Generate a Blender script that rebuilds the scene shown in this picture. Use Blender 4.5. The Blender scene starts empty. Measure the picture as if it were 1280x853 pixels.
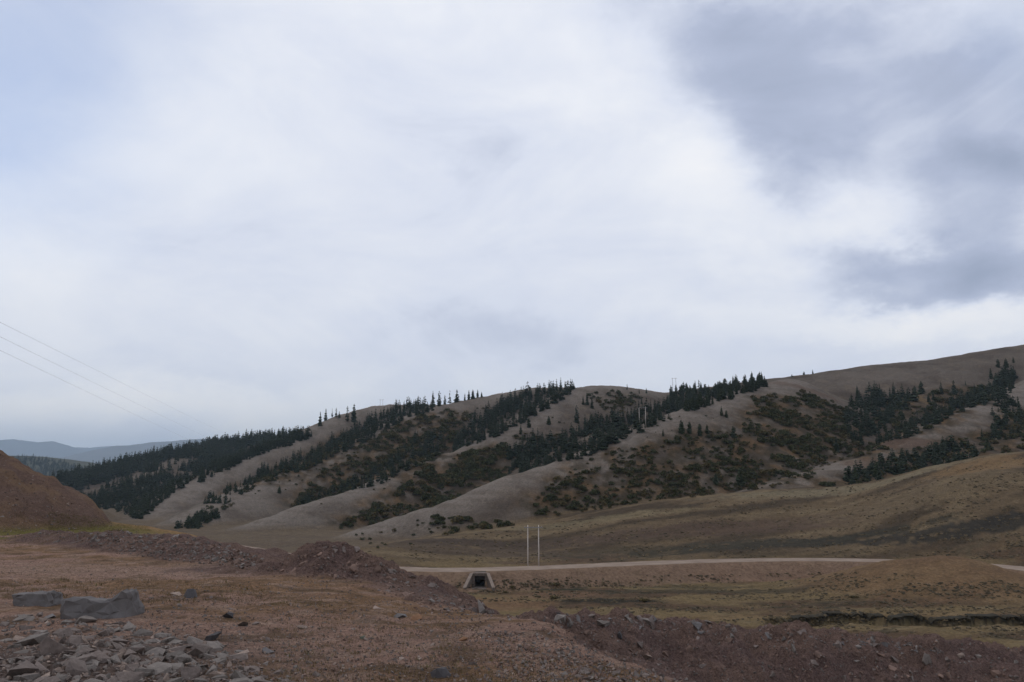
import bpy, bmesh, math, random
import numpy as np
from mathutils import Vector, Matrix, Euler

rng = np.random.default_rng(7)
random.seed(7)
scene = bpy.context.scene
col = scene.collection

# ------------------------------------------------------------------ camera
F_PX = 1004.0                       # focal length in photo pixels (photo 1280x853)
PITCH = math.atan((590 - 426.5) / F_PX)
cam_d = bpy.data.cameras.new("camera")
cam_d.sensor_width = 36.0
cam_d.lens = 36.0 * F_PX / 1280.0
cam_d.clip_start = 0.1
cam_d.clip_end = 40000
cam = bpy.data.objects.new("camera", cam_d)
cam.location = (0, 0, 0)
cam.rotation_euler = (math.radians(90) + PITCH, 0, 0)
col.objects.link(cam)
scene.camera = cam

cP, sP = math.cos(PITCH), math.sin(PITCH)


def ray(u, v):
    """direction through photo pixel (u, v), scaled to y == 1"""
    u = np.asarray(u, float); v = np.asarray(v, float)
    a = (u - 640.0) / F_PX
    b = (426.5 - v) / F_PX
    dy = cP - b * sP
    dz = sP + b * cP
    return a / dy, dz / dy


def at(u, v, y):
    x, z = ray(u, v)
    return (float(x) * y, y, float(z) * y)


# ------------------------------------------------------------------ world / light
SUN_EL, SUN_AZ = 52.0, -35.0        # azimuth from +Y towards +X
world = bpy.data.worlds.new("World")
scene.world = world
world.use_nodes = True
wn, wl = world.node_tree.nodes, world.node_tree.links
wn.clear()


def N(nodes, t, **k):
    n = nodes.new(t)
    for a, b in k.items():
        setattr(n, a, b)
    return n


def build_sky():
    out = N(wn, "ShaderNodeOutputWorld")
    bg = N(wn, "ShaderNodeBackground")
    STR = 0.10
    bg.inputs["Strength"].default_value = STR
    wl.new(bg.outputs[0], out.inputs[0])
    sky = N(wn, "ShaderNodeTexSky", sky_type="NISHITA")
    sky.sun_disc = False
    sky.sun_elevation = math.radians(SUN_EL)
    sky.sun_rotation = math.radians(SUN_AZ)
    sky.altitude = 3500
    tc = N(wn, "ShaderNodeTexCoord")
    d = tc.outputs["Generated"]

    def math_(op, a, b=None, c=None, clamp=False):
        n = N(wn, "ShaderNodeMath", operation=op, use_clamp=clamp)
        for i, s in enumerate((a, b, c)):
            if s is None:
                continue
            if isinstance(s, (int, float)):
                n.inputs[i].default_value = s
            else:
                wl.new(s, n.inputs[i])
        return n.outputs[0]

    def vmath(op, a, b=None):
        n = N(wn, "ShaderNodeVectorMath", operation=op)
        for i, s in enumerate((a, b)):
            if s is None:
                continue
            if isinstance(s, tuple):
                n.inputs[i].default_value = s
            else:
                wl.new(s, n.inputs[i])
        return n

    def noise(vec, scale, detail, rough, dist=0.0):
        n = N(wn, "ShaderNodeTexNoise")
        n.inputs["Scale"].default_value = scale
        n.inputs["Detail"].default_value = detail
        n.inputs["Roughness"].default_value = rough
        n.inputs["Distortion"].default_value = dist
        wl.new(vec, n.inputs["Vector"])
        return n

    # cloud domain: the sky directions, flattened towards the horizon
    flat = vmath("MULTIPLY", d, (1.0, 1.0, 1.9)).outputs[0]
    warp = noise(flat, 3.2, 9.0, 0.62)
    warp2 = vmath("SUBTRACT", warp.outputs["Color"], (0.5, 0.5, 0.5)).outputs[0]
    sep = N(wn, "ShaderNodeSeparateXYZ"); wl.new(d, sep.inputs[0])
    yy = math_("ADD", math_("ABSOLUTE", sep.outputs[1]), 0.03)
    gx = math_("DIVIDE", sep.outputs[0], yy)
    gz = math_("DIVIDE", sep.outputs[2], yy)
    comb = N(wn, "ShaderNodeCombineXYZ")
    wl.new(gx, comb.inputs[0]); wl.new(gz, comb.inputs[2])
    w3 = vmath("SCALE", warp2); w3.inputs["Scale"].default_value = 0.24
    g = vmath("ADD", comb.outputs[0], w3.outputs[0]).outputs[0]

    def blob(u, v, ru, rv, soft=1.0):
        x, z = ray(u, v)
        s = vmath("SUBTRACT", g, (float(x), 0, float(z))).outputs[0]
        m = vmath("MULTIPLY", s, (F_PX / ru, 0.0, F_PX / rv)).outputs[0]
        ln = vmath("LENGTH", m).outputs["Value"]
        mr = N(wn, "ShaderNodeMapRange", interpolation_type="SMOOTHERSTEP")
        wl.new(ln, mr.inputs[0])
        mr.inputs[1].default_value = max(0.0, 1.0 - soft); mr.inputs[2].default_value = 1.0 + 0.35 * soft
        mr.inputs[3].default_value = 1.0; mr.inputs[4].default_value = 0.0
        return mr.outputs[0]

    big = noise(flat, 1.7, 8.0, 0.55, 0.4).outputs[0]
    fine = noise(flat, 4.2, 12.0, 0.62, 0.6).outputs[0]
    # thickness of the cloud: 0 bright veil .. 1 dark base
    th = math_("MULTIPLY_ADD", math_("SUBTRACT", big, 0.5), 0.62, 0.29)
    th = math_("ADD", th, math_("MULTIPLY", math_("SUBTRACT", fine, 0.5), 0.62))
    for (u, v, ru, rv, soft, w) in [
            (975, 115, 250, 150, .85, .38), (930, 90, 130, 130, .9, .14), (1010, 210, 130, 75, .7, .10),
            (1240, 150, 150, 130, .75, .34), (1140, 60, 170, 90, .9, .12), (1210, 245, 130, 80, .7, .34),
            (1130, 345, 180, 58, .8, .42), (1240, 335, 130, 60, .9, .22),
            (600, 205, 170, 55, .9, .10), (640, 430, 280, 45, 1., .10), (420, 450, 160, 50, 1., .08),
            (800, 30, 170, 60, 1., .18), (1010, 10, 260, 60, 1., .16), (870, 340, 70, 35, 1., .05),
            (860, 250, 95, 110, 1., -.20), (1010, 300, 130, 75, .9, -.16), (960, 400, 300, 40, 1., -.10),
            (200, 180, 160, 70, 1., -.12), (1050, 70, 45, 40, 1., -.10),
            (200, 520, 330, 45, 1., -.30), (1150, 410, 220, 35, 1., -.22), (700, 330, 200, 80, 1., -.06)]:
        th = math_("MULTIPLY_ADD", blob(u, v, ru, rv, soft), w, th)
    # extra cloud added overhead, out of view, to dim the light on the ground
    zen = N(wn, "ShaderNodeMapRange", interpolation_type="SMOOTHSTEP")
    wl.new(sep.outputs[2], zen.inputs[0])
    zen.inputs[1].default_value = .58; zen.inputs[2].default_value = .9
    zen.inputs[3].default_value = 0.0; zen.inputs[4].default_value = .38
    th = math_("ADD", th, zen.outputs[0])
    ramp = N(wn, "ShaderNodeValToRGB")
    wl.new(th, ramp.inputs[0])
    cr = ramp.color_ramp
    cr.elements[0].position = 0.0; cr.elements[0].color = (1.0, 1.0, 1.02, 1)
    cr.elements[1].position = 1.0; cr.elements[1].color = (0.34, 0.395, 0.53, 1)
    for p, c in ((.20, (.895, .92, .985)), (.42, (.76, .805, .925)), (.70, (.48, .535, .69))):
        e = cr.elements.new(p); e.color = (*c, 1)
    sc = vmath("SCALE", ramp.outputs[0]); sc.inputs["Scale"].default_value = 1.0 / STR
    # openings where the blue shows through a thin veil
    gap = math_("MULTIPLY", blob(0, 110, 380, 240, 1.), 0.50)
    gap = math_("ADD", gap, math_("MULTIPLY", blob(1280, 60, 110, 120, 1.), 0.22))
    gap = math_("MULTIPLY", gap, math_("MULTIPLY_ADD", big, 1.2, 0.3, clamp=True), clamp=True)
    mix = N(wn, "ShaderNodeMix", data_type="RGBA")
    wl.new(gap, mix.inputs["Factor"])
    wl.new(sc.outputs[0], mix.inputs["A"])
    sk = vmath("SCALE", sky.outputs[0]); sk.inputs["Scale"].default_value = 1.5
    wl.new(sk.outputs[0], mix.inputs["B"])
    wl.new(mix.outputs["Result"], bg.inputs["Color"])


build_sky()
world.cycles.sampling_method = "MANUAL"
world.cycles.sample_map_resolution = 512

sun_d = bpy.data.lights.new("sun", "SUN")
sun_d.energy = 0.7
sun_d.angle = math.radians(12)
sun_d.color = (1.0, 0.93, 0.83)
sun = bpy.data.objects.new("sun", sun_d)
_az, _el = math.radians(SUN_AZ), math.radians(SUN_EL)
_dir = Vector((math.sin(_az) * math.cos(_el), math.cos(_az) * math.cos(_el), math.sin(_el)))
sun.rotation_euler = _dir.to_track_quat("Z", "Y").to_euler()
sun.location = (0, 0, 200)
col.objects.link(sun)

vs = scene.view_settings
vs.view_transform = "Standard"
vs.look = "None"
vs.gamma = 1.0
vs.use_curve_mapping = False
vs.exposure = 0.0
scene.cycles.use_denoising = True
scene.cycles.max_bounces = 5
scene.cycles.diffuse_bounces = 3
scene.cycles.volume_bounces = 0


# ------------------------------------------------------------------ tags
def tag(o, label=None, cat=None, group=None, kind=None):
    if label: o["label"] = label
    if cat: o["category"] = cat
    if group: o["group"] = group
    if kind: o["kind"] = kind
    return o


# ------------------------------------------------------------------ numpy noise
def _hash(ix, iy, seed):
    h = (ix.astype(np.int64) * 374761393 + iy.astype(np.int64) * 668265263 + seed * 1442695041) & 0xFFFFFFFF
    h = ((h ^ (h >> 13)) * 1274126177) & 0xFFFFFFFF
    return (h ^ (h >> 16)) & 0xFFFFFFFF


def pnoise(x, y, seed=0):
    x = np.asarray(x, float); y = np.asarray(y, float)
    ix = np.floor(x); iy = np.floor(y)
    fx = x - ix; fy = y - iy
    ux = fx * fx * fx * (fx * (fx * 6 - 15) + 10)
    uy = fy * fy * fy * (fy * (fy * 6 - 15) + 10)

    def gr(a, b, px, py):
        an = _hash(a, b, seed) * (2 * math.pi / 4294967296.0)
        return np.cos(an) * px + np.sin(an) * py
    n00 = gr(ix, iy, fx, fy); n10 = gr(ix + 1, iy, fx - 1, fy)
    n01 = gr(ix, iy + 1, fx, fy - 1); n11 = gr(ix + 1, iy + 1, fx - 1, fy - 1)
    a = n00 + ux * (n10 - n00); b = n01 + ux * (n11 - n01)
    return (a + uy * (b - a)) * 1.5


def fbm(x, y, seed=0, octaves=4, gain=0.5, lac=2.03):
    t = 0.0; amp = 1.0
    for o in range(octaves):
        t = t + amp * pnoise(x, y, seed + o * 17)
        x = x * lac + 13.7; y = y * lac - 7.1; amp *= gain
    return t


def sstep(a, b, x):
    t = np.clip((x - a) / (b - a), 0, 1)
    return t * t * (3 - 2 * t)


# ------------------------------------------------------------------ the lie of the land
def crest(pts, smooth=2):
    """crest line given as (photo u, photo v, metres away) -> 3D polyline"""
    P = np.array([at(*p) for p in pts])
    for _ in range(smooth):
        q = 0.75 * P[:-1] + 0.25 * P[1:]
        r = 0.25 * P[:-1] + 0.75 * P[1:]
        m = np.empty((2 * len(q), 3)); m[0::2] = q; m[1::2] = r
        P = np.vstack([P[:1], m, P[-1:]])
    return P


def seg_info(P, x, y):
    """distance to polyline in plan, z at nearest point, signed side"""
    best = np.full(x.shape, 1e9); zb = np.zeros(x.shape); side = np.zeros(x.shape)
    for a, b in zip(P[:-1], P[1:]):
        dx, dy = b[0] - a[0], b[1] - a[1]
        L2 = dx * dx + dy * dy + 1e-9
        t = np.clip(((x - a[0]) * dx + (y - a[1]) * dy) / L2, 0, 1)
        d = np.hypot(x - a[0] - t * dx, y - a[1] - t * dy)
        m = d < best
        best = np.where(m, d, best)
        zb = np.where(m, a[2] + t * (b[2] - a[2]), zb)
        side = np.where(m, np.sign(dx * (y - a[1]) - dy * (x - a[0])), side)
    return best, zb, side


def spur(P, x, y, slope, r):
    """envelope of cones along the crest: rounded top of radius r, then a steady fall"""
    h = np.full(x.shape, -1e4)
    for a, b in zip(P[:-1], P[1:]):
        dx, dy = b[0] - a[0], b[1] - a[1]
        L2 = dx * dx + dy * dy + 1e-9
        t = np.clip(((x - a[0]) * dx + (y - a[1]) * dy) / L2, 0, 1)
        d2 = (x - a[0] - t * dx) ** 2 + (y - a[1] - t * dy) ** 2
        h = np.maximum(h, a[2] + t * (b[2] - a[2]) - slope * (np.sqrt(d2 + r * r) - r))
    return h


HILLS = {  # name: (crest pixels + distance, slope, crest radius)
    "D": ([(440, 668, 350), (480, 655, 370), (520, 642, 371), (595, 620, 372), (640, 597, 376), (667, 589, 384), (740, 565, 408),
           (790, 540, 428), (840, 519, 448), (890, 502, 480), (960, 479, 540), (985, 474, 590)], .60, 13),
    "C": ([(300, 662, 405), (320, 654, 420), (407, 624, 452), (470, 605, 490), (540, 570, 530), (582, 565, 552),
           (640, 533, 585), (680, 510, 622), (720, 485, 662), (747, 481, 690), (780, 484, 715), (800, 488, 735),
           (838, 492, 770), (870, 492, 800)], .60, 13),
    "C2": ([(690, 570, 520), (715, 556, 525), (740, 548, 535), (752, 540, 560)], .5, 6),
    "B": ([(200, 664, 440), (215, 655, 450), (250, 640, 480), (320, 604, 560), (380, 582, 610), (445, 557, 662), (495, 527, 712),
           (545, 509, 762), (590, 499, 800), (640, 489, 832), (680, 484, 865), (730, 486, 930)], .58, 15),
    "A": ([(160, 658, 505), (172, 650, 520), (200, 632, 580), (250, 600, 660), (320, 567, 750), (385, 546, 812), (410, 528, 850),
           (445, 514, 890), (480, 506, 935), (515, 507, 965), (560, 505, 1010), (640, 500, 1080)], .55, 16),
    "Z": ([(50, 612, 1010), (75, 603, 1060), (130, 584, 1150), (200, 569, 1250), (260, 556, 1300), (330, 546, 1310), (390, 541, 1290),
           (450, 530, 1320)], .36, 25),
    "Z2": ([(85, 628, 760), (95, 617, 790), (120, 611, 810), (150, 609, 850), (180, 597, 930), (220, 580, 1010), (250, 565, 1100)], .45, 12),
    "G": ([(880, 486, 780), (960, 476, 740), (1035, 466, 745), (1110, 455, 760), (1167, 452, 770), (1222, 442, 780),
           (1280, 432, 790), (1400, 415, 800), (1600, 390, 840)], .50, 60),
    "E": ([(880, 634, 352), (920, 620, 356), (960, 606, 362), (1035, 585, 386), (1080, 570, 405), (1145, 542, 440), (1200, 513, 480),
           (1227, 506, 500), (1262, 494, 530), (1300, 470, 580), (1340, 455, 640)], .55, 12),
    "E2": ([(1045, 560, 470), (1075, 540, 505), (1110, 517, 545), (1150, 497, 590), (1165, 484, 640)], .62, 6),
    "I": ([(1190, 590, 370), (1225, 566, 395), (1250, 556, 420), (1300, 525, 450), (1360, 500, 500), (1460, 470, 600)], .52, 12),
    "F": ([(420, 694, 245), (520, 677, 285), (600, 666, 310), (660, 657, 325), (740, 645, 335), (800, 632, 340), (865, 622, 342),
           (960, 614, 345), (1025, 611, 345), (1110, 602, 345), (1180, 588, 342), (1222, 577, 338), (1245, 569, 335),
           (1290, 564, 335), (1400, 555, 340), (1600, 540, 360)], .205, 12),
    "F2": ([(1205, 600, 300), (1240, 588, 300), (1290, 585, 300), (1400, 580, 300)], .34, 8),
    "H": ([(-260, 560, 3300), (-60, 566, 3350), (0, 569, 3400), (40, 570, 3450), (70, 573, 3450), (100, 577, 3350), (140, 590, 3100)], .25, 60),
    "M1": ([(-500, 530, 18564), (-250, 545, 18837), (-80, 552, 19110), (0, 548, 19110), (14, 547, 19110), (26, 551, 19110), (45, 550, 19110),
            (65, 551, 19110), (85, 557, 18837), (110, 565, 18291), (140, 575, 17745)], .35, 30),
    "M2": ([(60, 578, 13520), (100, 568, 13520), (140, 558, 13780), (170, 554, 13780), (200, 551, 14040), (240, 549, 14040), (330, 545, 14560), (600, 530, 15600)], .3, 60),
    "M3": ([(60, 562, 21600), (100, 559, 21600), (130, 557, 21600), (180, 560, 21600)], .3, 60),
    "N": ([(1106, 709, 195), (1122, 700, 195), (1160, 697, 195), (1185, 696, 195), (1208, 700, 195), (1224, 709, 195)], .34, 4),
    # left out of frame and behind
    "L": ([(-300, 560, 420), (-420, 500, 460), (-900, 450, 560)], .35, 30),
}
for k in list(HILLS):
    p, s, r = HILLS[k]
    HILLS[k] = (crest(p, 1), s, r)

ROAD = crest([(150, 668, 320), (250, 677, 286), (310, 686, 258), (400, 702, 225), (490, 711, 204), (560, 713, 202), (640, 711, 205),
              (720, 708, 209.5), (800, 704.3, 216), (900, 700.8, 223), (1000, 699.4, 226), (1090, 700.5, 224), (1170, 703, 216),
              (1240, 706.5, 209), (1300, 713, 198), (1400, 728, 182), (1600, 745, 170)], 2)
GULLY = crest([(930, 766, 158), (960, 762, 158), (985, 758, 160), (1010, 754, 162), (1040, 752, 165), (1062, 757, 164), (1100, 761, 161),
               (1150, 763, 159), (1220, 765, 158), (1290, 766, 158), (1400, 772, 156)], 2)
BERM1 = crest([(60, 664, 29), (100, 664, 27), (160, 667, 25), (200, 667, 24), (250, 674, 22), (300, 688, 20), (330, 697, 19)], 2)
BERM2 = crest([(300, 708, 17.8), (335, 705, 17.4), (360, 702, 17.2), (380, 694, 17), (392, 686, 16.9), (400, 690, 16.8), (411, 680, 16.7), (420, 673, 16.6),
               (429, 677, 16.6), (438, 686, 16.5), (452, 691, 16.4), (466, 694, 16.3), (482, 705, 16.1),
               (500, 719, 15.8), (530, 731, 15.4), (560, 743, 15), (590, 755, 14.7), (610, 764, 14.4), (650, 786, 14)], 1)
EMB = crest([(-500, 440, 36), (-200, 480, 38), (-60, 538, 40), (0, 571, 42), (30, 590, 44), (55, 606, 45.5), (75, 620, 47), (88, 632, 48.5)], 1)
RMOUND = crest([(635, 782, 15), (680, 769, 17), (720, 763, 18), (760, 769, 18.6), (830, 774, 19), (880, 774, 19), (905, 783, 19),
                (960, 789, 19), (990, 783, 19), (1080, 788, 19.4), (1150, 799, 19), (1200, 806, 19), (1280, 813, 19), (1400, 835, 18), (1700, 900, 15)], 1)
PLAT = np.array([(3.2, -60), (2.6, 0), (2.0, 4), (1.25, 7.6), (0.3, 11), (-0.3, 13.6), (-1.9, 15.9), (-3.8, 17.8), (-5.6, 19.5), (-6.6, 23),
                 (-7.6, 26), (-10, 29.5), (-14.5, 37), (-21, 46), (-28, 56), (-45, 62), (-120, 70), (-120, -60)], float)


def poly_sd(P, x, y):
    """signed distance to closed polygon (negative inside)"""
    d = np.full(x.shape, 1e9); inside = np.zeros(x.shape, bool)
    n = len(P)
    for i in range(n):
        a, b = P[i], P[(i + 1) % n]
        dx, dy = b - a
        t = np.clip(((x - a[0]) * dx + (y - a[1]) * dy) / (dx * dx + dy * dy), 0, 1)
        d = np.minimum(d, np.hypot(x - a[0] - t * dx, y - a[1] - t * dy))
        if abs(dy) > 1e-9:
            inside ^= ((a[1] > y) != (b[1] > y)) & (x < dx * (y - a[1]) / dy + a[0])
    return np.where(inside, -d, d)


def lse(hs, k):
    m = np.maximum.reduce(hs)
    return m + k * np.log(sum(np.exp((h - m) / k) for h in hs))


_cx = at(600.5, 716, 199)[0]
CUL = np.array([_cx, np.interp(_cx, ROAD[:, 0], ROAD[:, 1]), np.interp(_cx, ROAD[:, 0], ROAD[:, 2])])


def land(x, y):
    """height of the ground and the zone weights used to colour it"""
    r = np.hypot(x, y)
    W = {}
    # valley floor
    base = -27.5 - 0.012 * np.clip(y - 240, 0, 1400) + 1.0 * fbm(x / 90, y / 60, 3, 3)
    base = base + np.clip((x - 60) / 200, -0.5, 3) * sstep(330, 60, y) * 1.2
    hs = [base]
    nz = fbm(x / 70, y / 70, 11, 4)
    nz2 = fbm(x / 22, y / 22, 12, 3)
    for k, (P, s, rr) in HILLS.items():
        if k in "M1M2M3":
            h = spur(P, x, y, s, rr) + fbm(x / 900, y / 900, 5, 5) * 70 * sstep(330, 150, spur(P, x, y, s, rr))
        elif k in ("F", "F2", "N"):
            h = spur(P, x, y, s + (.09 * sstep(50, 150, x) if k == "F" else 0), rr) + nz2 * .35
        else:
            h = spur(P, x, y, s * (1 + .16 * nz), rr) + (nz2 * .4 + nz * .7)
        W[k] = h
        hs.append(h)
    z = lse(hs, 1.3 if True else 0)
    top = np.maximum.reduce(hs)
    W["hill"] = sstep(-1.0, 4.0, np.maximum.reduce([W[k] for k in ("A", "B", "C", "D", "E", "G", "Z", "Z2", "C2", "E2", "I", "H")]) -
                      np.maximum.reduce([base, W["F"], W["F2"]]))
    W["mount"] = (y > 6000).astype(float)
    # gully between spurs: how far the ground lies under the crests (0 on crest)
    # dry grass ripples
    z = z + fbm(x / 6, y / 6, 21, 3) * .22 * sstep(90, 130, r)
    z = z + fbm(x / 2.2, y / 1.5, 22, 2) * .13 * sstep(60, 90, r) * sstep(420, 330, r)
    # road and its embankment
    d, zr, _ = seg_info(ROAD, x, y)
    bank = zr - 0.62 * np.maximum(0, d - 4.6)
    bank = np.where(d < 120, bank, -1e3)
    z = np.maximum(z, bank + fbm(x / 5, y / 5, 8, 3) * .15 * sstep(4.8, 6, d))
    cut = zr + 0.5 * np.maximum(0, d - 4.8)
    z = np.where(d < 40, np.minimum(z, cut), z)
    z = np.where(d < 5.2, np.where(d < 4.4, zr - .04, z), z)
    zN = np.maximum(z, np.where(d > 6, W["N"], -1e3))
    z = np.where(d < 60, zN, z)
    lx, ly = x - CUL[0], CUL[1] - y                # ly: metres towards the camera from the road centre
    z = np.where((np.abs(lx) < 2.0) & (ly > 4.4) & (ly < 6.2), np.maximum(z, CUL[2] - .12), z)
    z = np.where((np.abs(lx + .07) < 1.75 + np.maximum(0, ly - 6.0) * .37) & (ly > 6.0) & (ly < 10.6), np.minimum(z, CUL[2] - 3.25), z)
    z = np.where((np.abs(lx + .07) < 1.2) & (ly > -1.0) & (ly <= 6.2), np.minimum(z, CUL[2] - 3.3), z)
    W["road_d"] = d
    W["bank"] = sstep(-.6, .1, bank - z) * (d < 40)
    # eroded gully in the meadow: a raw bank on its far side
    d, zg, sd = seg_info(GULLY, x, y)
    wob = fbm(x / 5, y / 5, 31, 3) * 2.2
    s_ = np.where(sd > 0, d, -d) + wob            # >0 beyond the lip (far), <0 towards the camera
    ends = sstep(float(GULLY[0][0]) , float(GULLY[0][0]) + 12, x)
    depth = 2.1 * sstep(.6, -.6, s_) * (1 - sstep(-3.0, -10, s_)) * ends
    z = z - depth
    W["gully"] = sstep(.0, -.5, s_) * (1 - sstep(-2.6, -4.6, s_)) * ends
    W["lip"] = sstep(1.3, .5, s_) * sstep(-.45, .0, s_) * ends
    # the terrace the camera stands on
    sd = poly_sd(PLAT, x, y) + (fbm(x / 1.6, y / 1.6, 43, 4) * .38) * sstep(40, 20, r)
    W["plat_sd"] = sd
    zp = -1.72 - 0.029 * np.clip(y - 8, -12, 60) + 0.05 * fbm(x / 3.0, y / 3.0, 41, 4)
    zp = zp - 0.25 * sstep(20, 30, y) * sstep(-16, -8, x)
    zp = zp - .52 * np.exp(-(((x - .3) / 1.8) ** 2 + ((y - 14.4) / 2.6) ** 2))
    rd = np.where(y > 18, 2.0, 0.5)
    dd = np.sqrt(np.maximum(sd + rd * .6, 0) ** 2 + rd * rd) - rd
    zp = zp - 0.62 * dd
    W["plat"] = zp
    near = [zp]
    lump = fbm(x / .55, y / .55, 51, 4, .6)
    lump2 = fbm(x / 1.9, y / 1.9, 52, 3)
    rill = fbm((x + .75 * y) / 1.1, (y - .75 * x) / 7.0, 44, 3)
    e = spur(EMB, x, y, .58, .5) + .14 * lump2 + .05 * lump + .12 * rill - .6 * np.maximum(0, sd + 2.8)
    b1 = spur(BERM1, x, y, .33, .8) + .16 * lump2 + .06 * lump - .08
    b2 = spur(BERM2, x, y, .52, .22) + .10 * lump2 + .12 * lump + .10 * fbm(x / .9, y / .9, 45, 3) - .06
    rm = spur(RMOUND, x, y, .58, .6) + .20 * lump2 + .13 * lump - .05
    W["emb"], W["b1"], W["b2"], W["rm"] = e, b1, b2, rm
    zn = lse([zp, e, b1, b2, rm], .06)
    # rubble heap at the left foot of the camera
    heap = sstep(1.6, 0, np.hypot((x + 3.9) / 1.9, (y - 7.0) / 1.7)) * .16
    W["heap"] = heap
    zn = zn + heap + (.012 * lump + .03 * fbm(x / .9, y / .9, 53, 3)) * sstep(70, 30, r)
    nearw = (r < 130)
    W["near"] = np.where(nearw, zn - z, -50)
    z = np.where(nearw, np.where(zn > z, zn, z), z)
    return z, W


# polar sheet: fine in front of the terrace, coarse behind it
az_f = np.radians(np.linspace(-46, 46, 1150))
az_b = np.radians(np.linspace(46, 314, 110)[1:-1])
AZ = np.concatenate([az_f, az_b])
NR = 1050
R0, R1 = 1.2, 25000.0
# row spacing: finer in the near rubble and on the road/meadow band
rr_ = np.linspace(0, 1, 6000)
lr = math.log(R0) + rr_ * math.log(R1 / R0)
rv = np.exp(lr)
dens = 1.0 + 1.6 * np.exp(-((lr - math.log(17)) / .45) ** 2) + 1.3 * np.exp(-((lr - math.log(195)) / .22) ** 2) + 1.2 * np.exp(-((lr - math.log(480)) / .5) ** 2)
dens = dens * np.where(rv < 5, .5, 1.0) * np.where(rv > 1500, .55, 1)
cum = np.cumsum(dens); cum = (cum - cum[0]) / (cum[-1] - cum[0])
LR = np.interp(np.linspace(0, 1, NR), cum, lr)
RAD = np.exp(LR)
NA = len(AZ)
A2, R2 = np.meshgrid(AZ, RAD, indexing="ij")
GX = R2 * np.sin(A2); GY = R2 * np.cos(A2)
GZ, GW = land(GX, GY)

NF = len(az_f)


def ground_z(x, y):
    """bilinear height lookup on the sheet (front sector)"""
    x = np.asarray(x, float); y = np.asarray(y, float)
    a = np.arctan2(x, y)
    fa = np.clip((a - az_f[0]) / (az_f[1] - az_f[0]), 0, NF - 1.001)
    lr_ = np.log(np.maximum(np.hypot(x, y), R0))
    fr = np.clip(np.interp(lr_, LR, np.arange(NR)), 0, NR - 1.001)
    i = fa.astype(int); j = fr.astype(int)
    p = fa - i; q = fr - j
    return (GZ[i, j] * (1 - p) * (1 - q) + GZ[i + 1, j] * p * (1 - q) + GZ[i, j + 1] * (1 - p) * q + GZ[i + 1, j + 1] * p * q)


def hit(u, v, ymin=2.0, ymax=24000.0, n=1500):
    """where the sight line through a photo pixel meets the ground beyond ymin"""
    u = np.atleast_1d(np.asarray(u, float)); v = np.atleast_1d(np.asarray(v, float))
    sx, sz = ray(u, v)
    ys = np.exp(np.linspace(math.log(ymin), math.log(ymax), n))
    res = np.full((len(u), 3), np.nan)
    for c in range(0, len(u), 400):
        X = sx[c:c + 400, None] * ys; Zr = sz[c:c + 400, None] * ys; Y = np.broadcast_to(ys, X.shape)
        above = Zr > ground_z(X, Y)
        seen = np.maximum.accumulate(above, axis=1)
        hitm = seen & ~above
        idx = hitm.argmax(axis=1)
        ok = hitm.any(axis=1)
        for k in np.nonzero(ok)[0]:
            j = idx[k]
            res[c + k] = (X[k, j], Y[k, j], ground_z(X[k, j], Y[k, j]))
    return res


def in_poly(P, u, v):
    P = np.asarray(P, float); inside = np.zeros(np.shape(u), bool)
    for i in range(len(P)):
        a, b = P[i], P[(i + 1) % len(P)]
        if a[1] == b[1]:
            continue
        inside ^= ((a[1] > v) != (b[1] > v)) & (u < (b[0] - a[0]) * (v - a[1]) / (b[1] - a[1]) + a[0])
    return inside


def sample_poly(P, n, ymin, ymax=24000.0):
    P = np.asarray(P, float)
    lo, hi = P.min(0), P.max(0)
    us, vs_ = [], []
    while len(us) < n:
        u = rng.uniform(lo[0], hi[0], 4 * n); v = rng.uniform(lo[1], hi[1], 4 * n)
        m = in_poly(P, u, v)
        us += list(u[m]); vs_ += list(v[m])
    h = hit(us[:n], vs_[:n], ymin, ymax)
    return h[~np.isnan(h[:, 0])]


# ------------------------------------------------------------------ ground colours (true surface colours, linear)
def C(*c): return np.array(c, float)


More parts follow.
